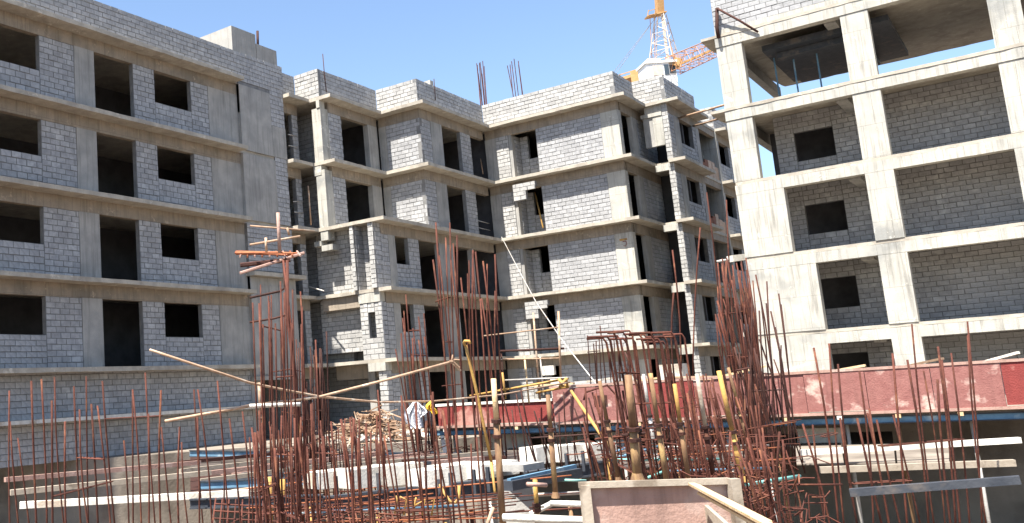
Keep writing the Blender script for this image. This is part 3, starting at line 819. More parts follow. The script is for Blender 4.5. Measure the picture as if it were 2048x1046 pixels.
# ------------------------------------------------------------------ deck of beams, timbers and white boards
beam((0.83, -24.09, -2.78), (9.46, -20.81, -3.24), .13, .2, 'longest blue and black steel beam at the back of the deck')
beam((8.07, -31.21, -2.94), (11.53, -30.33, -2.87), .12, .17, 'blue steel beam left of the white boards')
beam((11.49, -34.97, -2.8), (13.28, -34.15, -2.8), .1, .14, 'nearest black steel beam low at the left', stripe='black')
beam((6.18, -18.42, -2.47), (8.23, -21.85, -3.13), .1, .15, 'short dark beam running away at the left end of the red form', stripe='black')
for i, (p, q, w_, mm) in enumerate((
    ((5.61, -29.3, -2.92), (6.91, -24.29, -2.89), .1, 'wood'), ((6.85, -30.24, -2.92), (8.35, -25.08, -2.88), .12, 'pink'), ((7.71, -30.84, -2.98), (9.21, -26.33, -2.91), .1, 'wood'),
    ((9.29, -28.89, -2.9), (10.78, -23.71, -3), .12, 'wood'), ((10.2, -29.45, -2.91), (11.41, -25.81, -2.98), .12, 'pink'), ((9.42, -30.36, -2.9), (11.05, -27.43, -2.94), .12, 'black'), ((9.52, -27.38, -2.93), (11.32, -24.56, -3.07), .1, 'rust_dark'),
    ((3.46, -27.14, -2.9), (4.66, -22.21, -2.94), .12, 'rust_dark'))):
    plank(p, q, w_, .09, mm, ('rough timber', 'pinkish timber', 'dark timber')[0 if mm == 'wood' else 1 if mm == 'pink' else 2] + ' ' + ('at the far left of the deck', 'crossing the second row of the deck', 'just behind the blue beam', 'ending near the yellow hooked pole', 'behind the white boards', 'touching the white boards', 'between two pinkish timbers', 'next to the longest blue beam')[i])
for i, (p, q, w_, mm, l) in enumerate((((6.04, -34.21, -2.86), (7.54, -30.35, -2.86), .14, 'wood', 'grey timber further left on the deck, near one'), ((3.4, -32.46, -2.81), (4.56, -27.55, -2.87), .12, 'pink', 'reddish timber further left on the deck'), ((8.73, -35.93, -2.83), (11.15, -33.26, -2.9), .14, 'white', 'pale long board further left in the foreground'),
    ((18.09, -26.82, -3.15), (20.64, -26.03, -3.12), .14, 'wood', 'grey timber right of the frame column in the foreground'), ((17.41, -24.79, -3.02), (20.64, -23.45, -2.95), .12, 'white', 'pale long board right of the frame column'), ((19.02, -29.99, -3.16), (20.86, -29.82, -3), .14, 'black', 'dark beam at the lower right outside corner'))):
    plank(p, q, w_, .1, mm, l)
# flooring added to keep the pit in shade; dark gaps put into its colour
dk = thing('deck_flooring', 'plywood flooring added over the sunken deck to shade the pit, coloured dark as gap shade', 'deck', (10.24, -28.08, -3.02))
corn = [V((-4.43, -18.74, -3.2)), V((9.88, -21.67, -3.2)), V((12.71, -27.22, -3.2)), V((8.72, -32.17, -3.2))]
n_ = 8
for i in range(n_):
    for j in range(3):
        def P_(u_, v_): return corn[0].lerp(corn[1], u_).lerp(corn[3].lerp(corn[2], u_), v_)
        q_ = [P_((i + a) / n_, (j + b) / 3) for a, b in ((.01, .01), (.99, .01), (.99, .97), (.01, .97))]
        MB().poly([(p.x, p.y) for p in reversed(q_)], -3.22 + R.uniform(0, .015), -3.19 + R.uniform(0, .015)).build('plywood_sheet', R.choice(['gap_shade', 'gap_shade', 'rust_dark']), dk)
dk2 = thing('deck_flooring', 'dark plywood flooring under the right hand rebar, right of the white beam', 'deck', (15.25, -26.57, -2.99))
corn = [V((6.56, -14.72, -3.25)), V((18.87, -14.91, -3.25)), V((19.66, -24.39, -3.25)), V((11.81, -25.6, -3.25))]
for i in range(10):
    for j in range(2):
        if (i * 2 + j) % 5 == 3: continue
        q_ = [P_((i + a) / 10, (j + b) / 2) for a, b in ((.02, .01), (.98, .01), (.98, .96), (.02, .96))]
        MB().poly([(p.x, p.y) for p in reversed(q_)], -3.28 + R.uniform(0, .015), -3.25 + R.uniform(0, .015)).build('plywood_sheet', R.choice(['gap_shade', 'podium', 'gap_shade']), dk2)
for i in range(20):
    t = i / 19
    a = V((2.22, -22.93, -2.83)).lerp(V((9.41, -20.85, -3.19)), t) + Vector((0, 0, -.06))
    one(MB().bar(a, a - Vector((FV.x, FV.y, 0)) * .1 + Vector((0, 0, -.02)), .12, .16), 'joist', 'black' if i % 3 else 'wood', 'joist end on the longest blue beam, ' + nth(i), 'joist', 'joist ends on the longest blue beam')
for i in range(16):
    d_ = 24 - (i % 8) * .75
    a = CAM + FV * d_ + RV * ((420 + 90 * (i // 8) + 20 * (i % 3) - 1024 - (-497.6)) * d_ / 1928.6); a.z = -3.12 + .03 * (i % 3)
    b = a + RV * R.uniform(3, 5.5) + Vector((FV.x, FV.y, 0)) * R.uniform(.8, 3.0); b.z = a.z + .02
    one(MB().bar(a, b, R.uniform(.05, .12), R.uniform(.04, .08)), 'batten', R.choice(['wood', 'pink', 'black', 'bamboo', 'rust_dark']), 'long batten lying on the left of the deck, ' + nth(i % 8).replace(' from the left', '').replace('leftmost', 'first') + ' row from the back, ' + ('left piece', 'right piece')[i // 8], 'batten', 'battens on the left of the deck')
# white boards, each one a box
wb = (((11.87, -32.56, -2.78), (12.12, -31.83, -2.78), .26, .5), ((12.41, -32.38, -2.77), (12.7, -31.62, -2.76), .3, .5), ((12.75, -31.83, -2.77), (13.11, -31.27, -2.76), .32, .4), ((13.48, -32.01, -2.8), (13.68, -31.59, -2.8), .26, .5), ((13.43, -31.27, -2.8), (13.72, -30.5, -2.79), .26, .5), ((13.93, -30.99, -2.79), (14.16, -30.14, -2.78), .22, .4),
      ((13.3, -27.57, -2.81), (13.49, -26.75, -2.81), .32, .4), ((13.63, -27.16, -2.81), (13.95, -26.38, -2.81), .3, .4), ((13.98, -26.61, -2.81), (14.24, -25.87, -2.81), .26, .4))
for i, (p, q, h_, w_) in enumerate(wb):
    t = one(MB().bar(p, q, w_, h_), 'white_board', 'white', ('leftmost white form board, beside the blue beam', 'second white form board from the left', 'tall white form board, third from the left', 'slightly dropped white form board in the middle', 'white form board left of the hooked pole', 'white form board ending at the rusty prop', 'left piece of the far white beam', 'middle piece of the far white beam', 'right piece of the far white beam')[i], 'board', 'white form boards')
for i, (p, q) in enumerate((((12.56, -33.27, -2.95), (13.52, -31.95, -2.91)), ((13.55, -32.07, -2.92), (14.49, -30.64, -2.88)), ((13.44, -28.06, -3.06), (14.41, -26.22, -2.99)))):
    beam(p, q, .14, .26, ('black beam under the left white boards', 'black beam under the right white boards', 'black beam under the far white beam')[i], stripe='black')
for i, (x_, y_, d_) in enumerate(((672,968,14.9), (757,962,14.8), (880,975,14.4), (902,962,14.6), (948,955,14.7), (976,950,14.8), (1133,920,17.8), (1166,915,17.9), (1180,910,18))):
    p = V((0, 0, 0))
    q = CAM + FV * d_ + RV * ((x_ - 1024 - (-497.6)) * d_ / 1928.6) + UV * (-(y_ - 523 - (-21.5)) * d_ / 1928.6)
    one(MB().bar(q + Vector((0, 0, -.25)), q + Vector((0, 0, .12)), .05, .05), 'form_clamp', 'black', 'small dark clamp against the white boards, ' + nth(i), 'clamp', 'clamps against the white boards')
# grey footing and steel pan at the centre
one(MB().bar((13.21, -28.84, -4.02), (12.18, -28.35, -4.12), .8, 1.1), 'concrete_pier', 'podium', 'short grey concrete pier below the white boards', 'pier')
one(MB().bar((14.65, -30.96, -3.26), (13.94, -29.94, -3.4), .5, .7), 'concrete_pier', 'conc', 'grey concrete pier right of the tall rusty prop', 'pier')
one(MB().bar((14.55, -31.15, -2.72), (14.58, -30.46, -2.73), .7, .1), 'steel_pan', 'conc', 'grey steel pan lying right of the white boards', 'pan')
one(MB().bar((15.06, -32.01, -2.82), (15.2, -29.93, -2.8), .06, .06), 'pipe', 'blue', 'blue pipe slanting right of the grey pan', 'pipe')
one(MB().bar((15.01, -32.05, -2.89), (15.19, -29.93, -2.9), .25, .14), 'steel_beam', 'black', 'black beam slanting below the blue pipe', 'beam')
# coloured pipes in the pit
for i, (p, q, r_, mm, l) in enumerate((
    ((15.17, -30.59, -2.95), (15.51, -30.3, -2.99), .022, 'teal', 'short green pipe left of the timber box'), ((15.49, -29.05, -2.76), (15.51, -26.42, -2.72), .025, 'blue', 'blue pipe rising behind the yellow prop'),
    ((15.54, -29.13, -2.77), (16.55, -26.82, -2.96), .022, 'teal', 'level pale green pipe through the right rebar'), ((15.33, -28.54, -2.69), (15.39, -27.85, -2.64), .02, 'blue', 'short blue pipe left of the thick yellow prop'),
    ((16.58, -30.75, -2.91), (16.68, -30.02, -2.85), .02, 'teal', 'green pipe just above the timber box'), ((16.5, -29.5, -2.92), (17.46, -27.36, -3.07), .022, 'blue', 'blue pipe at the right above the timber box'),
    ((15.77, -27.52, -2.69), (17, -25.16, -2.85), .02, 'pipe', 'pale pipe crossing the right rebar'), ((18.52, -33.11, -2.74), (18.77, -31.58, -2.79), .022, 'teal', 'green pipe right of the timber box'),
    ((12.06, -33.13, -3.09), (13.46, -31.28, -3.28), .03, 'pipe', 'level pale pipe in the pit under the white boards'), ((12.45, -34.11, -3.09), (14.01, -31.48, -3.26), .025, 'blue', 'blue pipe in the pit at the lower left'),
    ((11.47, -30.96, -3.27), (13.03, -29.62, -3.51), .03, 'pipe', 'grey pipe deeper in the pit'), ((14.84, -30.82, -3.16), (15.44, -30.32, -3.17), .03, 'pipe', 'grey pipe in the pit left of the timber box'),
    ((17.32, -36.75, -2.67), (18.06, -36.65, -2.69), .036, 'white', 'thick pale pipe from the rusty prop to the timber box'), ((17.06, -35.63, -2.79), (17.25, -35.49, -2.69), .03, 'white', 'bent pale pipe, sloping piece'), ((17.24, -35.5, -2.69), (17.67, -35.67, -2.67), .03, 'white', 'bent pale pipe, level piece reaching the timber box'))):
    pole([p, q], r_, mm, l, 'pipe', 'pipe', 'pipes in the pit')
for i in range(22):
    x_ = 540 + i * 45 + R.uniform(-15, 15); d_ = R.uniform(14.5, 19)
    q = CAM + FV * d_ + RV * ((x_ - 1024 - (-497.6)) * d_ / 1928.6)
    q.z = -3.4 - R.uniform(0, .1)
    pole([(q.x, q.y, -6.2), tuple(q)], .035, R.choice(['prop', 'yellow', 'rust', 'pipe']), 'prop standing in the pit, ' + nth(i), 'pit_prop', 'prop', 'props in the pit')
for i in range(16):
    x_ = 520 + i * 62 + R.uniform(-20, 20); d_ = R.uniform(13, 18)
    q = CAM + FV * d_ + RV * ((x_ - 1024 - (-497.6)) * d_ / 1928.6)
    q.z = -3.55 - R.uniform(0, .7)
    a = R.uniform(-.35, .35)
    e = q + RV * R.uniform(.6, 1.8) + Vector((0, 0, a * .6))
    pole([tuple(q), tuple(e)], R.uniform(.015, .03), R.choice(['rust', 'pipe', 'blue', 'rust', 'wood', 'teal']), 'brace between the props in the pit, ' + nth(i), 'brace', 'brace', 'braces in the pit')

# tangles of offcuts, tie wire and stirrups
def tangle(name, c0_, c1_, n, sx, sz, mm, label, rr_=.006):
    b_ = MB(); c0_, c1_ = V(c0_), V(c1_)
    for i in range(n):
        p = c0_.lerp(c1_, R.random()) + Vector((FV.x, FV.y, 0)) * R.uniform(-1, 1) + Vector((0, 0, R.uniform(-sz, sz)))
        a = R.uniform(0, 6.28); L = R.uniform(.1, .5) * sx
        q = p + Vector((math.cos(a), math.sin(a), R.uniform(-.35, .5))) * L
        mid = p.lerp(q, .5) + Vector((R.uniform(-.08, .08), R.uniform(-.08, .08), R.uniform(-.05, .12)))
        b_.tube([p, mid, q], rr_ * R.uniform(.7, 1.5), 4, cap=False)
        if i % 6 == 0:
            k = Vector((R.uniform(-.02, .02), 0, .2)); w2 = RV * R.uniform(.12, .25)
            b_.tube([p, p + w2, p + w2 + k, p + k, p], rr_, 4, cap=False)
    return one(b_, name, mm, label, 'wire', kind='stuff')
tangle('wire_tangle', (12.81, -35.18, -2.87), (14.34, -33.86, -3.12), 70, 1.2, .14, 'rust', 'tangled rusty wire and stirrups along the bottom left')
tangle('wire_tangle', (15.8, -30.78, -2.67), (18.21, -30.05, -2.92), 90, 1.3, .3, 'rust', 'tangled rusty wire and stirrups between the right hand bars', .007)
tangle('wire_tangle', (5.74, -26.61, -2.72), (10.11, -22.93, -3.07), 70, 1.6, .1, 'rust_dark', 'rusty offcuts strewn along the back of the deck', .01)
tangle('wire_tangle', (18.75, -34.24, -2.72), (19.27, -35.08, -2.94), 60, .9, .25, 'rust', 'rusty wire tangle at the lower right corner', .006)
oc = MB()
for i in range(160):
    t = R.random()
    p = V((8.44, -29.63, -2.72)).lerp(V((12.18, -26.51, -2.91)), t) + Vector((FV.x, FV.y, 0)) * R.uniform(-2, 4); p.z = -3.13
    a = R.uniform(0, 3.1); s_ = R.uniform(.06, .35)
    oc.bar(p, p + Vector((math.cos(a) * s_, math.sin(a) * s_, R.uniform(0, .06))), R.uniform(.03, .1), R.uniform(.015, .05))
one(oc, 'offcuts', 'wood', 'small timber offcuts scattered over the sunken deck', 'offcuts', kind='stuff')

# ------------------------------------------------------------------ timber box form, lower right
bx = thing('timber_box_form', 'open timber box form with worn pink plywood faces at the lower right', 'formwork', (18.85, -37.06, -2.63))
MB().bar((18.36, -37.41, -2.3), (19.3, -36.62, -2.34), .045, .05).build('top_rail', 'wood', bx)
MB().bar((18.4, -37.4, -2.3), V((18.4, -37.4, -2.3)) - Vector((0, 0, .8)), .075, .07, (RV.x, RV.y, 0)).build('side_post', 'wood', bx)
MB().bar((19.34, -36.64, -2.32), V((19.34, -36.64, -2.32)) - Vector((0, 0, .8)), .085, .08, (RV.x, RV.y, 0)).build('side_post', 'wood', bx)
f_ = MB(); a_, b_ = V((18.39, -37.34, -2.31)), V((19.29, -36.59, -2.35)); dz, dy = Vector((0, 0, -.85)), Vector((FV.x, FV.y, 0)) * .06; f_.v = [tuple(q) for q in (a_, b_, b_ + dz, a_ + dz, a_ + dy, b_ + dy, b_ + dz + dy, a_ + dz + dy)]
f_.f = [(0, 3, 2, 1), (4, 5, 6, 7), (0, 1, 5, 4), (1, 2, 6, 5), (2, 3, 7, 6), (3, 0, 4, 7)]
f_.build('plywood_face', 'pink', bx)
f_ = MB(); a_ = V((19.09, -36.7, -2.51)); b_ = V((19.48, -37.19, -2.7)); dz = Vector((0, 0, -.6)); dy = Vector((.02, .03, 0)); f_.v = [tuple(q) for q in (a_, b_, b_ + dz, a_ + dz, a_ + dy, b_ + dy, b_ + dz + dy, a_ + dz + dy)]
f_.f = [(0, 3, 2, 1), (4, 5, 6, 7), (0, 1, 5, 4), (1, 2, 6, 5), (2, 3, 7, 6), (3, 0, 4, 7)]
f_.build('fillet_board', 'wood', bx)
for a, b, l in (((19.11, -36.97, -2.33), (20.16, -38.92, -2.39), 'upper split bamboo plank leaning on the timber box'), ((19.17, -36.97, -2.4), (20.13, -38.8, -2.44), 'lower split bamboo plank leaning on the timber box'), ((19.12, -36.9, -2.35), (20.01, -38.52, -2.4), 'middle split bamboo plank leaning on the timber box')):
    one(MB().bar(a, b, .05, .02), 'bamboo_plank', 'pale_wood', l, 'plank', 'planks on the timber box')

# ------------------------------------------------------------------ props
prop((16.82, -35.79, -2.93), (16.97, -35.98, -1.38), .034, 'tallest rusty prop in the foreground, in front of the white boards', .72, 'prop', 'pale_wood')
prop((16.85, -34.49, -2.75), (16.95, -34.64, -1.59), .03, 'brown prop with flared foot left of the timber box', .66, 'prop', 'prop')
prop((18.14, -35.44, -2.48), (18.22, -35.59, -1.43), .044, 'thickest yellow prop behind the timber box', .5, 'prop', 'prop')
prop((17.84, -33.68, -2.72), (17.88, -33.91, -1.42), .03, 'prop just right of the thickest yellow prop', .55, 'prop', 'prop')
prop((17.87, -32.99, -2.73), (17.91, -33.2, -1.56), .028, 'prop behind the middle of the timber box', .6, 'prop', 'yellow')
prop((17.95, -32.26, -2.77), (17.98, -32.51, -1.46), .03, 'grey brown prop behind the right end of the timber box', .5, 'rust', 'wood')
prop((18.51, -33.13, -2.7), (18.48, -33.41, -1.44), .032, 'bright yellow prop right of the timber box', .45, 'yellow', 'yellow')
prop((18.07, -30.9, -2.51), (18.01, -31.18, -1.4), .024, 'thin pale prop beside the bright yellow prop', .5, 'prop', 'prop')
prop((16.85, -32.51, -2.77), (16.85, -32.78, -1.47), .028, 'prop left of the thickest yellow prop', .6, 'prop', 'prop')
prop((17.32, -36.04, -2.88), (17.37, -36.1, -2.39), .028, 'short prop with a cross head in the pit', .5, 'prop', 'yellow')
prop((16.39, -29.63, -2.7), (16.43, -29.86, -1.41), .03, 'far thin prop with a grey inner tube', .5, 'pipe', 'pipe')
prop((8.46, -29.7, -2.31), (8.58, -29.84, -1.08), .04, 'pale prop at the left side under the crossed poles', .5, 'bamboo', 'bamboo')
prop((9.67, -29.99, -2.36), (9.79, -30.16, -1.06), .04, 'yellow prop in the left rebar cluster', .5, 'yellow', 'yellow')
pole([(17.35, -36.24, -2.42), (17.45, -36.03, -2.45)], .022, 'pink', 'short cross piece on the prop in the pit', 'cross_head', 'bar')
for i, (a, b, c_) in enumerate((((12.33, -34.19, -3.22), (12.41, -34.26, -2.56), 'left yellow prop stub below the blue beam'), ((12.45, -34.09, -3.22), (12.56, -34.13, -2.6), 'right yellow prop stub below the blue beam'))):
    pole([a, b], .04, 'yellow', c_, 'prop_stub', 'prop')

# ------------------------------------------------------------------ poles, ropes, cloths
pole([(12.11, -36, -1.65), (12.35, -34.52, -1.52), (12.54, -33.06, -1.45), (13.07, -32.01, -1.25), (13.72, -30.87, -1)], .022, 'bamboo', 'bamboo pole rising to the right across the left half', 'bamboo_pole', 'pole')
kn = thing('lashing_knot', 'ragged rope lashing at the upper end of the bamboo pole', 'lashing', (13.7, -30.88, -1.01))
for i in range(7):
    a = V((13.75, -30.98, -1)) + Vector((R.uniform(-.06, .06), 0, R.uniform(-.05, .05)))
    MB().tube([a, a + RV * R.uniform(-.12, .16) + Vector((0, 0, R.uniform(-.22, .08)))], .016, 5).build('rope_end', 'bamboo', kn)
pole([(12.09, -36.21, -0.69), (12.4, -34.55, -1.19), (12.45, -33.82, -1.32), (12.54, -33.06, -1.45), (12.12, -30.75, -1.61), (11.79, -28.38, -1.67), (11.44, -24.74, -1.65), (11.68, -21.3, -1.46)], .019, 'bamboo', 'sagging rope running from the left edge to the small scaffold', 'rope', 'rope')
pole([(12.48, -34.67, -1.52), (12.68, -34.24, -1.53), (12.91, -34.05, -1.54)], .03, 'white', 'short white pipe end at the left picture edge', 'pipe', 'pipe')
pole([(15.63, -33.59, -2.46), (15.62, -33.7, -1.94), (15.61, -33.81, -1.42), (15.6, -33.9, -1.07), (15.59, -33.93, -0.91)], .02, 'yellow', 'tall yellow hose pole with a bent top in front of the tall bars', 'hose_pole', 'pole')
pole([(15.59, -33.93, -0.92), (15.58, -33.95, -0.88), (15.64, -34.03, -0.86), (15.68, -34, -0.86), (15.69, -33.99, -0.9)], .02, 'yellow', 'yellow bent tip on top of the hose pole', 'hose_tip', 'hose')
pole([(15.67, -33.69, -2.42), (15.71, -33.75, -2.63), (15.75, -33.82, -2.78)], .018, 'yellow', 'yellow cord hanging below the hose pole', 'cord', 'cord')
pole([(16.53, -35.41, -2.76), (16.5, -35.53, -2.93)], .022, 'bamboo', 'short pale rod beside the tallest rusty prop', 'rod', 'rod')
pole([(15.13, -29.58, -1.61), (15.7, -30.34, -2.05), (16.03, -30.65, -2.39), (16.19, -31.06, -2.9)], .026, 'yellow', 'yellow pole slanting down from the small scaffold', 'slant_pole', 'pole')
pole([(14.81, -33.55, -2.72), (14.89, -33.6, -2.82), (14.99, -33.63, -2.93), (15.04, -33.58, -2.95), (15.09, -33.56, -2.88), (15.11, -33.57, -2.73)], .02, 'yellow', 'yellow rope loop hanging in front of the white boards', 'rope_loop', 'rope')
pole([(13.81, -33.73, -2.7), (13.86, -33.79, -2.84), (13.85, -33.77, -2.98), (13.8, -33.8, -3.04)], .016, 'yellow', 'short yellow cord hanging by the left white boards', 'cord', 'cord')
for i in range(5):
    a = V((14.72, -34.22, -3.04)) + RV * (-.2 + i * .12)
    pole([a, a + RV * .05 + Vector((0, 0, .2)), a + RV * R.uniform(-.1, .2) + Vector((0, 0, R.uniform(.1, .35)))], .012, 'yellow', 'yellow rope scrap low in the pit, ' + nth(i), 'rope_scrap', 'rope', 'yellow rope scraps')
def cloth(pts_top, h, w_, mname, label, seed):
    rr = random.Random(seed)
    a = V(pts_top)
    b_ = MB(); nx, nz = 9, 10
    rx = Vector((RV.x, RV.y, 0)).normalized(); ry = Vector((FV.x, FV.y, 0)).normalized()
    for k in range(nz):
        t = k / (nz - 1)
        ww = w_ * (.35 + .65 * math.sin(min(1, t * 1.4) * 1.5))* (1 - .25 * max(0, t - .7) / .3)
        for i in range(nx):
            s_ = i / (nx - 1) - .5
            p = a + rx * (s_ * ww + .04 * math.sin(t * 5 + seed)) + ry * (.06 * math.sin(s_ * 17 + t * 4 + seed)) 
            b_.v.append((p.x, p.y, p.z - h * t * (1 - .25 * abs(s_) * rr.uniform(.2, 1.4))))
    for s2 in (0,):
        for k in range(nz - 1):
            for i in range(nx - 1):
                q = k * nx + i
                b_.f.append((q, q + 1, q + nx + 1, q + nx))
    o = one(b_, 'cloth', mname, label, 'cloth')
    md = o.modifiers.new('thick', 'SOLIDIFY'); md.thickness = .012
cloth((12.14, -29.68, -1.65), .5, .28, 'cloth_w', 'white cloth hanging from the rope beside the red form', 2)
cloth((12.01, -29.26, -1.68), .28, .2, 'cloth_w', 'smaller white rag hanging right of the white cloth', 5)
cloth((11.99, -28.75, -1.66), .26, .16, 'cloth_y', 'yellow cloth hanging from the rope at the left end of the red form', 9)

# ------------------------------------------------------------------ rebar
cage([((9.08, -23.18, -2.43), (9.35, -23.56, 1.86)),
    ((9.32, -23.39, -2.43), (9.7, -23.87, 2.74)),
    ((9.58, -23.64, -2.42), (9.81, -24.05, 1.86)),
    ((9.79, -23.89, -2.43), (10.29, -24.23, 2.6)),
    ((9.55, -23.43, -2.45), (9.92, -23.83, 2.32)),
    ((10.05, -24.11, -2.35), (10.33, -24.43, 1.65)),
    ((9.94, -23.78, -2.37), (10.28, -24.14, 2.09)),
    ((9.49, -22.86, -2.44), (9.92, -23.23, 2.44)),
    ((9.61, -22.72, -2.41), (9.82, -23.05, 1.36)),
    ((9.58, -22.57, -2.45), (9.9, -22.84, 1.47)),
    ((9.88, -23.06, -2.48), (10.25, -23.34, 1.73)),
    ((10.39, -23.81, -2.38), (10.75, -24.09, 1.78)),
    ((10.02, -23.03, -2.46), (10.39, -23.35, 1.97)),
    ((10.12, -23.02, -2.47), (10.46, -23.36, 1.92)),
    ((10.56, -23.69, -2.38), (10.74, -23.89, 0.67)),
    ((10.34, -23.09, -2.42), (10.5, -23.34, 0.73)),
    ((10.29, -22.81, -2.5), (10.55, -23.18, 1.68)),
    ((10.34, -22.7, -2.47), (10.59, -23.05, 1.61)),
    ((10.82, -23.51, -2.47), (11.06, -23.71, 0.84)),
    ((10.26, -22.27, -2.5), (10.61, -22.6, 1.89))], 'tall rusty bars rising in front of the inner corner of the facade', r=.021, sag=.12, ties=3, drop=1.2)
cage([((6.75, -21.13, -2.73), (6.78, -21.61, -0.22)),
    ((6.96, -21.39, -2.75), (7.15, -21.83, 0.19)),
    ((7.32, -21.9, -2.74), (7.44, -22.34, -0.06)),
    ((6.86, -21.02, -2.8), (7.12, -21.54, 0.84)),
    ((7.45, -22, -2.74), (7.65, -22.5, 0.55)),
    ((7.21, -21.41, -2.78), (7.5, -21.98, 1.25)),
    ((7.47, -21.81, -2.75), (7.71, -22.17, 0)),
    ((7.01, -20.98, -2.83), (7.15, -21.36, -0.39)),
    ((7.15, -21.03, -2.78), (7.31, -21.37, -0.5)),
    ((7.18, -21.06, -2.82), (7.37, -21.54, 0.32)),
    ((7.13, -20.83, -2.81), (7.43, -21.28, 0.65)),
    ((7.2, -20.81, -2.81), (7.3, -21.21, -0.42)),
    ((7.5, -21.23, -2.76), (7.61, -21.69, -0.03)),
    ((7.25, -20.77, -2.79), (7.57, -21.21, 0.73)),
    ((7.45, -20.92, -2.81), (7.61, -21.36, 0.06))], 'rusty bars tied in a column in front of the small square window', r=.02, ties=4, drop=.6)
cage([((7.03, -26.81, -2.57), (7.24, -27, -0.76)),
    ((7.51, -27.38, -2.58), (7.76, -27.66, -0.18)),
    ((7.16, -26.82, -2.61), (7.36, -27.03, -0.79)),
    ((7.02, -26.64, -2.63), (7.19, -26.83, -0.95)),
    ((7.57, -27.24, -2.58), (7.84, -27.47, -0.29)),
    ((6.87, -26.34, -2.61), (7.04, -26.49, -1.17)),
    ((6.87, -26.23, -2.61), (7.16, -26.43, -0.47)),
    ((6.95, -26.25, -2.58), (7.18, -26.56, -0.1)),
    ((7.36, -26.73, -2.6), (7.55, -26.97, -0.6)),
    ((7.44, -26.82, -2.59), (7.58, -26.98, -1.23)),
    ((6.97, -26.13, -2.66), (7.23, -26.28, -0.85)),
    ((7.04, -26.2, -2.67), (7.31, -26.37, -0.69)),
    ((7.65, -26.9, -2.61), (7.93, -27.14, -0.27)),
    ((7.09, -26.16, -2.67), (7.19, -26.41, -1.06)),
    ((7.75, -26.94, -2.56), (7.92, -27.07, -1.2)),
    ((7.37, -26.4, -2.57), (7.66, -26.61, -0.32)),
    ((7.1, -25.93, -2.64), (7.45, -26.12, -0.27)),
    ((7.43, -26.37, -2.57), (7.63, -26.64, -0.44)),
    ((7.86, -26.84, -2.55), (8.16, -27.03, -0.34)),
    ((7.26, -25.96, -2.63), (7.47, -26.19, -0.62)),
    ((7.53, -26.29, -2.63), (7.67, -26.44, -1.31)),
    ((7.69, -26.46, -2.64), (7.92, -26.74, -0.3)),
    ((7.66, -26.32, -2.63), (7.83, -26.61, -0.47)),
    ((8.09, -26.88, -2.6), (8.43, -27.14, 0.04))], 'dense dark brown bar column at the foot of the left wing', 'rust_dark', r=.018, ties=5, drop=.5)
cage([((8.89, -30.15, -2.42), (9.31, -30.47, 0.85)),
    ((8.12, -29.05, -2.53), (8.57, -29.34, 0.76)),
    ((8.88, -29.79, -2.43), (9.27, -30.1, 0.66)),
    ((8.41, -29, -2.54), (8.87, -29.29, 0.77)),
    ((8.64, -29.24, -2.52), (8.95, -29.44, -0.26)),
    ((8.72, -29.22, -2.52), (9.15, -29.52, 0.75)),
    ((9.35, -29.78, -2.5), (9.72, -30.02, 0.14)),
    ((8.58, -28.69, -2.55), (8.9, -28.9, -0.2)),
    ((9.17, -29.24, -2.51), (9.6, -29.55, 0.72))], 'thin bars in front of the board-marked concrete wall', r=.014, ties=3, drop=.5)
cage([((13.17, -35.38, -3.26), (13.53, -35.71, -0.19)),
    ((13.28, -35.39, -3.23), (13.64, -35.71, -0.21)),
    ((13.2, -35.26, -3.28), (13.54, -35.54, -0.47)),
    ((13.39, -35.37, -3.22), (13.77, -35.67, -0.19)),
    ((13.07, -34.9, -3.31), (13.45, -35.17, -0.44)),
    ((13.37, -35.12, -3.26), (13.77, -35.42, -0.15)),
    ((13.73, -35.5, -3.18), (14.11, -35.83, 0.01)),
    ((13.3, -34.88, -3.34), (13.7, -35.22, 0.01)),
    ((13.85, -35.48, -3.19), (14.18, -35.75, -0.52)),
    ((13.61, -35.11, -3.26), (13.99, -35.44, -0.06)),
    ((13.92, -35.37, -3.23), (14.25, -35.64, -0.54)),
    ((13.42, -34.63, -3.34), (13.77, -34.97, -0.24)),
    ((14, -35.23, -3.25), (14.32, -35.46, -0.74))], 'long thin bars nearest the left picture edge', 'rust', r=.011, ties=2, drop=.4)
